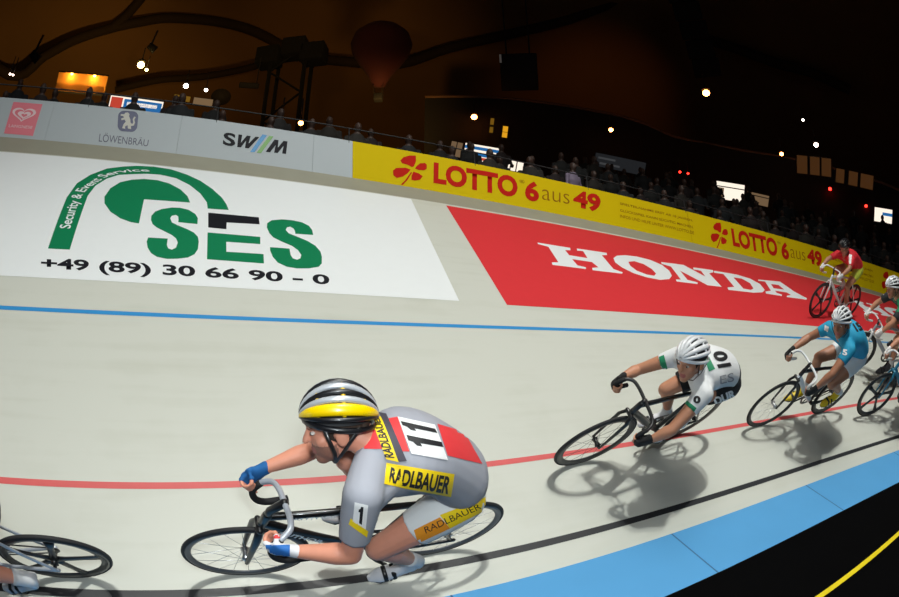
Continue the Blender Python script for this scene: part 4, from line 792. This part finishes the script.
    for s in (-1, 1):
        bm = bmesh.new(); ball(bm, H + hf * .083 + hl * (.032 * s) - hu * .012, (.009, .011, .0065), 12, 8, hf, hl, hu); e_ = part('eye', bm, mat('eye_white', (214, 208, 200), 0.3))
        bm = bmesh.new(); ball(bm, H + hf * .0905 + hl * (.031 * s) - hu * .0125, (.0035, .006, .006), 10, 6, hf, hl, hu); part('iris', bm, mat('iris_brown', (40, 28, 22), 0.3), e_)
        bm = bmesh.new(); loft(bm, [H + hf * .094 + hl * (.014 * s) + hu * .016, H + hf * .096 + hl * (.030 * s) + hu * .020, H + hf * .084 + hl * (.050 * s) + hu * .015], [.003, .004, .003], [.005, .005, .004], hf, 8); part('eyebrow', bm, hair_m or mat('brown_hair', (58, 42, 32), 0.8))
    bm = bmesh.new(); ball(bm, H - hf * .016 + hu * .012, (.098, .082, .094), 18, 12, hf, hl, hu); loft(bm, [H - hf * .085 - hu * .0, H - hf * .070 - hu * .075], [.06, .045], [.03, .022], hl); part('hair', bm, hair_m or mat('brown_hair', (58, 42, 32), 0.8))
    # --- jersey
    bm = bmesh.new(); p, a, b, rf = torso(J, .013, J.get('hem', .10), .965, 12); loft(bm, p, a, b, rf, 22, True)
    for k in 'lr':
        S, E = J[k + 's'], J[k + 'e']; loft(bm, [J['nb'].lerp(S, .22), J['nb'].lerp(S, .62), S], [.058, .064, .068]); ball(bm, S, (.068, .068, .068)); loft(bm, [S, S.lerp(E, sleeve * .5), S.lerp(E, sleeve)], [.067, .062, .056], None, V((0, 1, 0)), 16, False)
    loft(bm, [J['nb'].lerp(J['pel'], .05), J['nb'].lerp(H - hu * .05, .22)], [.074, .066], None, hl, 18, False)
    for k in 'lr':
        S, E, pe = J[k + 's'], J[k + 'e'], J['pel']; q1 = J['nb'].lerp(pe, .30).lerp(S, .55); q2 = J['nb'].lerp(pe, .62).lerp(S, .22)
        loft(bm, [S.lerp(E, .12), q1, q2], [.060, .078, .080], [.060, .080, .088], V((0, 1, 0)), 16)
    jm = remeshed(bm, voxel * 1.1, 12, 'jersey', jersey_m if isinstance(jersey_m, list) else [jersey_m]); jer = link(bpy.data.objects.new('jersey', jm), root)
    # --- shorts
    bm = bmesh.new(); p, a, b, rf = torso(J, .004, -.04, .30, 6); loft(bm, p, a, b, rf, 20)
    for k in 'lr':
        hp, kn = J[k + 'hip'], J[k + 'k']; ball(bm, hp, (.10, .095, .10)); loft(bm, [hp, hp.lerp(kn, leg * .5), hp.lerp(kn, leg)], [.100, .096, .084], None, V((0, 1, 0)), 18, False)
    sm_ = remeshed(bm, voxel * 1.1, 4, 'shorts', [shorts_m]); sho = link(bpy.data.objects.new('shorts', sm_), root)
    # --- shoes, socks, gloves
    for k, s in (('l', 1), ('r', -1)):
        an, pd, td = J[k + 'a'], J[k + 'ped'], J[k + 't']; up_ = td.cross(V((0, 1, 0))); up_ = up_ if up_.z > 0 else -up_; up_.normalize()
        hl_ = pd - td * .125 + up_ * .035; bm = bmesh.new()
        loft(bm, [hl_, pd - td * .07 + up_ * .042, pd - td * .0 + up_ * .036, pd + td * .06 + up_ * .030, pd + td * .105 + up_ * .022], [.034, .037, .045, .044, .024], [.036, .044, .034, .026, .016], V((0, 1, 0)), 16)
        loft(bm, [hl_ + td * .03 + up_ * .02, an + (J[k + 'k'] - an).normalized() * .02], [.036, .040], [.045, .042], V((0, 1, 0)), 14)
        so = link(bpy.data.objects.new('shoe', remeshed(bm, voxel, 3, 'shoe', [shoe_m])), root)
        bm = bmesh.new(); loft(bm, [pd - td * .125 + up_ * .006, pd - td * .03 + up_ * .008, pd + td * .06 + up_ * .006, pd + td * .105 + up_ * .008], [.03, .030, .042, .02], .006, V((0, 1, 0)), 12); part('sole', bm, CARB, so)
        for q in (.0, .045):
            bm = bmesh.new(); c_ = pd + td * (q - .02); loft(bm, [c_ + V((0, -.046, 0)) + up_ * .03, c_ + V((0, -.03, 0)) + up_ * .068, c_ + V((0, .03, 0)) + up_ * .068, c_ + V((0, .046, 0)) + up_ * .03], .012, .003, td, 8); part('strap', bm, CARB if shoe_m is not CARB else ALU, so)
        bm = bmesh.new(); sd = (J[k + 'k'] - an).normalized(); loft(bm, [an - sd * .035, an, an + sd * .05, an + sd * .10], [.040, .040, .040, .043], None, V((0, 1, 0)), 16, False); part('sock', bm, sock_m)
        if glove_m:
            bm = bmesh.new(); hand_shapes(bm, J[k + 'h'], J[k + 'ax'], J[k + 'bk'], J[k + 'w'], s, True)
            globals()['last_glove_' + k] = link(bpy.data.objects.new('glove', remeshed(bm, min(voxel, .006), 2, 'glove', [glove_m[k] if isinstance(glove_m, dict) else glove_m])), root)
    # --- helmet
    t = helmet.get('tilt', .16); gf = hf * math.cos(t) + hu * math.sin(t); gu = hu * math.cos(t) - hf * math.sin(t); C_ = H + hu * .020 - hf * .012
    bm = bmesh.new(); ball(bm, C_, (helmet.get('size', (.14,))[0] * .86, .090, .098), 22, 14, gf, hl, gu, -.06); hel = part('helmet', bm, helmet['liner'])
    LX, LY, LZ = helmet.get('size', (.132, .095, .109))
    def rib(phi, w_, m, th=.010, a0=10, a1=168, lift=1.0, name='rib'):
        pts = []; ref = []
        for a in np.linspace(math.radians(a0), math.radians(a1), 15):
            q_ = gf * (LX * math.cos(a)) * lift + (gu * (LZ * math.cos(phi)) + hl * (LY * math.sin(phi))) * (math.sin(a) * lift); pts.append(C_ + q_); ref.append((gf.cross(gu * math.cos(phi) + hl * math.sin(phi))).normalized())
        wr = [w_ * (.45 + .55 * math.sin(math.radians(a0) + (math.radians(a1 - a0)) * i / 14)) for i in range(15)]
        bm_ = bmesh.new(); loft(bm_, pts, wr, th, ref, 10); return part(name, bm_, m, hel)
    for phi, w_, m in helmet['ribs']: rib(phi, w_, m)
    bm = bmesh.new(); n_ = 28; pts = [C_ + gf * (LX * .935 * math.cos(2 * math.pi * i / n_)) + hl * (.097 * math.sin(2 * math.pi * i / n_)) - gu * (.006 + .012 * (1 - math.cos(2 * math.pi * i / n_))) for i in range(n_ + 1)]; loft(bm, pts, .011, .009, gu, 8, False); part('rim_band', bm, helmet['band'], hel)
    for a in (55, 95, 130):
        bm = bmesh.new(); pts = [C_ + gf * (LX * .97 * math.cos(math.radians(a))) + (gu * ((LZ - .005) * math.cos(ph)) + hl * (.096 * math.sin(ph))) * math.sin(math.radians(a)) for ph in np.linspace(-1.3, 1.3, 13)]; loft(bm, pts, .008, .007, gf, 8); part('bridge', bm, helmet['bridge'], hel)
    for s in (-1, 1):
        for x0 in (.055, -.06):
            bm = bmesh.new(); loft(bm, [C_ + hl * (.092 * s) + gf * x0 - gu * .012, H + hl * (.082 * s) + hf * (.012 + x0 * .25) - hu * .075, H + hl * (.05 * s) + hf * .03 - hu * .122, H + hf * .035 - hu * .132], .0065, .002, hf, 8, False); part('chin_strap', bm, CARB, hel)
    return dict(root=root, glove=globals().get('last_glove_l'), jersey=jer, shorts=sho, J=J, helmet=hel)

# printed marks on clothing: laid on the cloth where they are seen in the photograph
def px_dir(px, py):
    x, y = (px - 449.5) / FPX, -(py - 298.5) / FPX; r = math.hypot(x, y); th = 2 * math.asin(r / 2)
    return (C_RI * x + C_UP * y) * (math.sin(th) / r) + C_FWD * math.cos(th)
def world_bvh(o, root):
    me = o.data; mw = root.matrix_world; bmx = bmesh.new(); bmx.from_mesh(me); bmx.transform(mw); bmx.normal_update(); t = BVHTree.FromBMesh(bmx); bmx.free(); return t
def print_on(r, cloth, name, q, m, off=.002, text=None, polys=None, bold=.02, maxlen=.06):
    """q: the four corners tl, tr, br, bl of the mark"""
    o, root = r[cloth], r['root']; key = cloth + '_bvh'
    if key not in r: r[key] = world_bvh(o, root)
    if text or polys: bm = flat_mesh(polys, text, bold)
    else:
        bm = bmesh.new(); bmesh.ops.create_grid(bm, x_segments=10, y_segments=10, size=.5)
        for v in bm.verts: v.co += V((.5, .5, 0))
    if text: unit(bm)
    refine(bm, maxlen * (2.0 if text is None and polys is None else 1.6)); inv = root.matrix_world.inverted(); dead = []; fi = []
    for v in bm.verts:
        d = px_dir(*bil(q, v.co.x, v.co.y)); hit, nrm, _, dist = r[key].ray_cast(EYE, d)
        if hit is None: dead.append(v); continue
        if nrm.dot(d) > 0: nrm = -nrm
        v.co = inv @ (hit + nrm * (off + .0005))
    bmesh.ops.delete(bm, geom=dead, context='VERTS')
    bad = [e for e in bm.edges if e.calc_length() > .16]
    if bad: bmesh.ops.delete(bm, geom=bad, context='EDGES')
    if not bm.faces: bm.free(); return None
    me = bpy.data.meshes.new(name); bm.to_mesh(me); bm.free(); me.materials.append(m)
    for p in me.polygons: p.use_smooth = True
    return link(bpy.data.objects.new(name, me), o)
# ---------------------------------------------------------------- the seven racers, each a bicycle and a person on it
PAINT_BLACK = mat('gloss_black_paint', (20, 20, 22), 0.3, coat=0.5); WHT = mat('white_paint', (226, 228, 230), 0.35, coat=0.3); SILV = mat('silver_grey_paint', (178, 184, 194), 0.35, 0.3, coat=0.3)
TEAL = mat('teal_paint', (36, 120, 150), 0.3, coat=0.4); DEEP = mat('dark_grey_rim', (50, 50, 50), 0.4); RIMG = mat('grey_alloy_rim', (92, 94, 98), 0.4, 0.6)
WTAPE = mat('white_bar_tape', (228, 228, 226), 0.7)
SKIN1 = mat('skin_ruddy', (222, 150, 124), 0.5, noise=0.06, scale=30); SKIN2 = mat('skin_tan', (196, 138, 108), 0.5, noise=0.06, scale=30); SKIN3 = mat('skin_brown', (172, 118, 90), 0.5, noise=0.06, scale=30)
STUB = mat('stubble', (150, 104, 88), 0.6, noise=0.2, scale=200)
GREYJ = mat('grey_jersey', (160, 162, 172), 0.75, noise=0.03); WJ = mat('white_jersey', (228, 230, 232), 0.75, noise=0.02); CJ = mat('cyan_jersey', (36, 158, 200), 0.75, noise=0.04); RJ = mat('red_jersey', (206, 30, 44), 0.75, noise=0.04); DJ = mat('dark_jersey', (40, 46, 50), 0.75)
WS = mat('white_shorts', (226, 228, 228), 0.75, noise=0.02); BS = mat('black_shorts', (24, 24, 26), 0.75); LS = mat('lime_shorts', (176, 186, 60), 0.75)
WSHOE = mat('white_shoe', (220, 220, 224), 0.5); YSHOE = mat('yellow_shoe', (226, 196, 20), 0.5); DSHOE = mat('dark_shoe', (70, 70, 76), 0.5)
WSOCK = mat('white_sock', (218, 218, 220), 0.8); BG = mat('black_glove', (22, 22, 24), 0.8); WG = mat('white_glove', (226, 224, 224), 0.8); BLG = mat('blue_glove', (24, 96, 160), 0.8)
YPR = mat('yellow_print', (250, 214, 20), 0.6); BPR = mat('dark_print', (30, 30, 34), 0.6); RPR = mat('coral_red_print', (226, 58, 62), 0.65); WPR = mat('white_cloth_print', (236, 236, 236), 0.65); GPR = mat('green_cloth_print', (30, 140, 96), 0.65); OPR = mat('orange_print', (236, 150, 30), 0.65); GYPR = mat('pale_grey_print', (150, 152, 160), 0.65)
YH = mat('yellow_helmet', (248, 208, 0), 0.3, coat=0.5); SH = mat('silver_helmet', (190, 194, 200), 0.3, 0.2, coat=0.5); BH = mat('black_helmet', (24, 24, 28), 0.35, coat=0.4); WH = mat('white_helmet', (226, 228, 232), 0.35, coat=0.4); LIN = mat('helmet_liner', (28, 28, 32), 0.7)
def ribs(center, a, b, c, w=.016): return [(0, w, center), (.45, w, a), (-.45, w, a), (.88, w, b), (-.88, w, b), (1.28, w * .8, c), (-1.28, w * .8, c)]
HS = dict(lax=(-.5, 0, -.86), rax=(-.5, 0, -.86), lbk=(.10, .9, .35), rbk=(.10, -.9, .35))
def pose(**k):
    d = dict(HS); d.update(k)
    for s, sg in (('l', 1), ('r', -1)):
        if s + 'e' in d and s + 'w' not in d:
            g, e = V(d[s + 'h']), V(d[s + 'e']); d[s + 'w'] = g + V(d[s + 'bk']).normalized() * .03 + (e - g).normalized() * .085
    return d
# --- grey jersey, number 11
m1 = frame_matrix((-0.5737, 2.3025, 0.1721), (-0.9029, -0.4299, 0.0083), (0.2905, -0.5958, 0.7487))
b1 = bicycle('black track bicycle with wire wheels under the rider in grey', m1, PAINT_BLACK, CARB, SILV, TAPE, 'wire', 'wire', RIMG, -2.22, .33, .86, .165, .34, steer=.12)
bm = unit(flat_mesh(text='AUTHOR', bold=.02))
for v in bm.verts: v.co = V((.30 - .20 * v.co.x, .0188, .738 + .022 * (v.co.y - .5)))
obj('lettering', bm, WHITEP, [c for c in b1.children if c.name.startswith('frame')][0], False)
for v0 in (0,):
    bm = unit(flat_mesh(text='AUTHOR', bold=.03))
    d0 = (BBP - V((.425, 0, .668))).normalized(); n0 = V((-d0.z, 0, d0.x)); n0 = n0 if n0.z > 0 else -n0
    for v in bm.verts: v.co = V((.40, .0225, .652)) + d0 * (.05 + .26 * v.co.x) + n0 * (.034 * (v.co.y - .5))
    obj('lettering', bm, WHITEP, [c for c in b1.children if c.name.startswith('frame')][0], False)
TRI = mat('patriot_white_glove', (232, 232, 236), 0.8)
r1 = rider('cyclist in a grey, red and yellow jersey with number 11, yellow and black helmet', m1, pose(head=(.155, -.085, 1.265), hf=(1, .0, -.22), hu=(.25, -.60, .76), nb=(.03, -.015, 1.215), ls=(.11, .165, 1.205), rs=(.01, -.18, 1.08), le=(.14, .27, .95), re=(.18, -.25, .84), lh=(.39, .165, .875), rh=(.45, -.145, .765), lhip=(-.37, .09, .90), rhip=(-.37, -.09, .90), crank=-2.22, bulge=.11, lfoot=-.25, rfoot=-.2),
    SKIN1, GREYJ, WS, WSHOE, WSOCK, dict(l=TRI, r=BLG), dict(size=(.126, .100, .120), liner=LIN, band=BH, bridge=YH, ribs=[(0, .013, BH), (.33, .013, SH), (-.33, .013, SH), (.60, .010, BH), (-.60, .010, BH), (.84, .012, SH), (-.84, .012, SH), (1.14, .021, YH), (-1.14, .021, YH), (1.42, .009, BH), (-1.42, .009, BH)]), .006, stubble=STUB)
ONE = [(.35, 0), (.78, 0), (.78, 1), (.42, 1), (.36, .88), (.12, .80), (.12, .64), (.35, .66)]
pr = lambda r, c, n, q, m, **k: print_on(r, c, n, q, m, **k)
pr(r1, 'jersey', 'red_panel', [(372, 424), (384, 424), (391, 449), (364, 449)], RPR, off=.0015)
pr(r1, 'jersey', 'red_panel', [(386.5, 419), (397.5, 417), (409.5, 451.5), (398, 451.5)], RPR, off=.0015)
pr(r1, 'jersey', 'red_panel', [(437, 424), (464, 432), (482, 464), (447.3, 455.6)], RPR, off=.0015)
pr(r1, 'jersey', 'dark_stripe', [(377, 412), (386.5, 414), (407, 461), (397.5, 462)], mat('charcoal_print', (70, 66, 78), 0.65), off=.0022)
pr(r1, 'jersey', 'yellow_stripe', [(369, 413), (379, 412), (399, 462), (386, 459)], YPR, off=.003)
pr(r1, 'jersey', 'stripe_lettering', [(384.5, 457), (372, 416), (378, 415), (395, 458)], BPR, off=.0042, text='RADLBAUER', bold=.03)
pr(r1, 'jersey', 'number_panel', [(397.6, 417.3), (434.4, 425.2), (447.3, 460.2), (411.4, 453.8)], WPR, off=.003)
pr(r1, 'jersey', 'numeral', [(410.5, 447), (405, 432.5), (439.5, 440), (444, 451.5)], BPR, off=.0045, polys=[ONE])
pr(r1, 'jersey', 'numeral', [(404.5, 431), (399.5, 419.5), (433, 427.5), (438.5, 437)], BPR, off=.0045, polys=[ONE])
pr(r1, 'jersey', 'yellow_panel', [(386, 462.5), (454, 474), (451, 496.6), (383.5, 484)], YPR, off=.002)
pr(r1, 'jersey', 'lettering', [(391, 467), (451, 476.5), (447.5, 493.5), (387.5, 482.5)], BPR, off=.0038, text='RADLBAUER', bold=.035)
pr(r1, 'jersey', 'sleeve_patch', [(355, 502), (368, 505), (365.5, 529), (353, 521)], WPR, off=.002)
pr(r1, 'jersey', 'sleeve_numeral', [(358.5, 505.5), (365, 507), (363, 525), (357, 521)], BPR, off=.0035, polys=[ONE])
pr(r1, 'jersey', 'sleeve_band', [(351, 518), (368, 531), (366.5, 537), (349, 524)], YPR, off=.002)
pr(r1, 'shorts', 'yellow_panel', [(440, 515), (485, 497), (485, 510), (450, 528)], YPR, off=.002)
pr(r1, 'shorts', 'orange_panel', [(414, 530), (440, 517), (450, 528), (418, 543)], OPR, off=.002)
pr(r1, 'shorts', 'lettering', [(424, 527), (478, 503), (481, 508), (426, 533)], BPR, off=.0035, text='RADLBAUER', bold=.0)
pr(r1, 'glove', 'red_patch', [(266, 526), (284, 527), (284, 538), (270, 539)], RPR, off=.001)
pr(r1, 'glove', 'blue_patch', [(263, 545), (290, 545), (290, 556), (266, 556)], mat('blue_cloth_print', (40, 110, 190), 0.7), off=.001)
# --- white jersey, number 10
m2 = frame_matrix((1.4112, 3.5358, 0.4599), (-0.9349, -0.3521, -0.044), (0.2303, -0.6965, 0.6796))
b2 = bicycle('black track bicycle with deep dark rims under the rider in white', m2, PAINT_BLACK, CARB, CARB, TAPE, 'deep', 'deep', DEEP, .9, .385, .79, .19, -.10)
r2 = rider('cyclist in a white jersey with number 10, white helmet and black shorts', m2, pose(head=(.25, -.01, 1.185), hf=(1, .22, -.12), hu=(.12, -.50, .85), nb=(.13, 0, 1.05), ls=(.17, .185, 1.06), rs=(.08, -.18, .97), le=(.36, .27, .85), re=(.25, -.27, .74), lh=(.465, .19, .655), rh=(.46, -.19, .705), lhip=(-.36, .09, .90), rhip=(-.36, -.09, .90), crank=.9, bulge=.10, sleeve=.43, hem=.22),
    SKIN2, WJ, BS, WSHOE, WSOCK, BG, dict(liner=LIN, band=WH, bridge=WH, ribs=ribs(WH, WH, WH, WH)), .0075, leg=.74)
pr(r2, 'jersey', 'number', [(718, 368.5), (711.5, 352), (725, 351), (731.5, 366)], BPR, text='10', bold=.05, off=.003)
pr(r2, 'jersey', 'green_collar_band', [(704, 358), (709, 357), (715, 369), (709, 371.5)], GPR, off=.002)
pr(r2, 'jersey', 'grey_lettering', [(719.5, 376), (733, 372.5), (734, 381), (720, 384)], GYPR, text='ES', bold=.0, off=.003)
pr(r2, 'jersey', 'sleeve_number', [(694, 395.5), (701, 396.5), (700, 404), (693, 403)], BPR, text='0', bold=.06, off=.003)
pr(r2, 'jersey', 'green_sleeve_band', [(687, 400.5), (696.5, 408), (693, 413), (684.5, 405)], GPR, off=.002)
pr(r2, 'jersey', 'green_sleeve_band', [(659, 357), (664, 355), (668, 370), (662, 372)], GPR, off=.002)
pr(r2, 'shorts', 'lettering', [(713, 398), (734, 389), (736, 397), (716, 405)], WPR, text='DUR', bold=.05, off=.003)
# --- cyan jersey
m3 = frame_matrix((3.485, 3.9171, 0.4228), (-0.9932, -0.1161, 0.0098), (0.0824, -0.6407, 0.7634))
b3 = bicycle('dark track bicycle with white drop bars under the rider in cyan', m3, PAINT_BLACK, CARB, WHT, WTAPE, 'wire', 'deep', DEEP, 2.7, .37, .83, .19, -.08, down_m=WHT)
r3 = rider('cyclist in a cyan blue jersey, white shorts and yellow shoes', m3, pose(head=(.25, -.02, 1.305), hf=(1, .35, -.10), hu=(.2, -.45, .85), nb=(.15, 0, 1.18), ls=(.18, .185, 1.16), rs=(.10, -.185, 1.09), le=(.36, .26, .96), re=(.22, -.27, .90), lh=(.45, .19, .70), rh=(.48, -.19, .75), lhip=(-.34, .09, .93), rhip=(-.34, -.09, .93), crank=2.7, bulge=.13, sleeve=.5),
    SKIN3, CJ, WS, YSHOE, WSOCK, BG, dict(liner=LIN, band=WH, bridge=WH, ribs=ribs(WH, WH, WH, WH, .012)), .009)
pr(r3, 'jersey', 'sleeve_number', [(839.5, 348), (847.5, 350), (847, 356), (839, 354)], WPR, text='15', bold=.04, off=.003)
pr(r3, 'jersey', 'sleeve_patch', [(825, 325), (829, 327), (828, 332), (824, 330)], WPR, off=.002)
pr(r3, 'jersey', 'back_number', [(852, 324), (858, 322), (864, 330), (857, 332)], BPR, text='15', bold=.05, off=.003)
# --- red jersey, high on the banking
m4 = frame_matrix((6.5077, 6.2408, 1.409), (-0.992, -0.1264, 0.0025), (0.0591, -0.4461, 0.893))
b4 = bicycle('white track bicycle with black bladed wheels under the rider in red', m4, WHT, WHT, WHT, WTAPE, 'blade', 'blade', CARB, -1.4, .40, .88, .19, 0.0)
r4 = rider('cyclist in a red jersey and lime shorts riding high by the yellow banner', m4, pose(head=(.27, 0, 1.27), hf=(1, .3, -.4), hu=(.4, -.25, 1), nb=(.16, 0, 1.12), ls=(.18, .185, 1.11), rs=(.15, -.185, 1.08), le=(.32, .26, .98), re=(.30, -.27, .95), lh=(.50, .19, .80), rh=(.50, -.19, .79), lhip=(-.30, .09, .93), rhip=(-.30, -.09, .93), crank=-1.4, bulge=.12),
    SKIN3, RJ, LS, WSHOE, WSOCK, WG, dict(liner=LIN, band=BH, bridge=BH, ribs=ribs(BH, BH, BH, BH)), .012)
pr(r4, 'jersey', 'white_side_stripe', [(849, 254), (852, 255), (851, 264), (849, 264)], WPR, off=.003)
# --- white and green jersey at the picture's edge
m5 = frame_matrix((5.8242, 4.5439, 0.6552), (-0.947, 0.2862, 0.146), (-0.0516, -0.5839, 0.8102))
b5 = bicycle('track bicycle with white bars and fork under the rider in green and white', m5, SILV, WHT, WHT, WTAPE, 'deep', 'deep', CARB, -1.0, .40, .84, .19, 0.0)
r5 = rider('cyclist in a dark, white and green jersey with a white helmet at the far right', m5, pose(head=(.38, -.02, 1.33), hf=(1, .35, -.25), hu=(.3, -.4, 1), nb=(.21, 0, 1.20), ls=(.22, .185, 1.17), rs=(.20, -.185, 1.15), le=(.36, .26, .98), re=(.34, -.27, .94), lh=(.49, .19, .75), rh=(.49, -.19, .75), lhip=(-.32, .09, .93), rhip=(-.32, -.09, .93), crank=-1.0, bulge=.12),
    SKIN2, DJ, BS, DSHOE, WSOCK, WG, dict(liner=LIN, band=WH, bridge=WH, ribs=ribs(WH, WH, WH, WH, .012)), .010)
pr(r5, 'jersey', 'white_sleeve_band', [(880, 287), (886, 288), (884, 295), (879, 294)], WPR, off=.002); pr(r5, 'jersey', 'green_panel', [(893, 294), (905, 292), (906, 312), (894, 312)], GPR, off=.002)
# --- teal bicycle, lower right
m6 = frame_matrix((5.2808, 3.7534, 0.2802), (-0.9913, 0.1201, 0.053), (-0.0217, -0.5481, 0.8362))
b6 = bicycle('teal track bicycle with bladed dark wheels and white bars at the lower right edge', m6, TEAL, TEAL, WHT, WTAPE, 'blade', 'blade', CARB, .3, .38, .82, .19, 0.0)
r6 = rider('cyclist mostly cut off by the picture edge, riding the teal bicycle', m6, pose(head=(.30, .02, 1.30), hf=(1, .2, -.4), hu=(.35, 0, 1), nb=(.13, 0, 1.14), ls=(.15, .185, 1.12), rs=(.12, -.185, 1.08), le=(.33, .26, .93), re=(.26, -.27, .88), lh=(.46, .19, .71), rh=(.47, -.19, .73), lhip=(-.35, .09, .92), rhip=(-.35, -.09, .92), crank=.3, bulge=.12),
    SKIN2, DJ, BS, DSHOE, WSOCK, WG, dict(liner=LIN, band=BH, bridge=BH, ribs=ribs(BH, BH, BH, BH)), .012)
# --- leading rider, only the rear of the bicycle in view
m7 = frame_matrix((-2.34, 1.2434, 0.178), (-0.8072, -0.5903, 0.0008), (0.4185, -0.5713, 0.706))
b7 = bicycle('silver track bicycle cut off by the left edge, only its rear wheel showing', m7, SILV, CARB, CARB, TAPE, 'deep', 'blade', CARB, -2.75, .38, .82, .19, 0.0)
r7 = rider('cyclist in white at the lower left corner, mostly out of the picture', m7, pose(head=(.30, .02, 1.30), hf=(1, 0, -.4), hu=(.35, 0, 1), nb=(.13, 0, 1.14), ls=(.15, .185, 1.12), rs=(.12, -.185, 1.08), le=(.33, .26, .93), re=(.26, -.27, .88), lh=(.46, .19, .71), rh=(.47, -.19, .73), lhip=(-.31, .09, .92), rhip=(-.31, -.09, .92), crank=-2.75, bulge=.12),
    SKIN1, WJ, WS, SILV, WSOCK, BG, dict(liner=LIN, band=WH, bridge=WH, ribs=ribs(WH, WH, WH, WH)), .009)
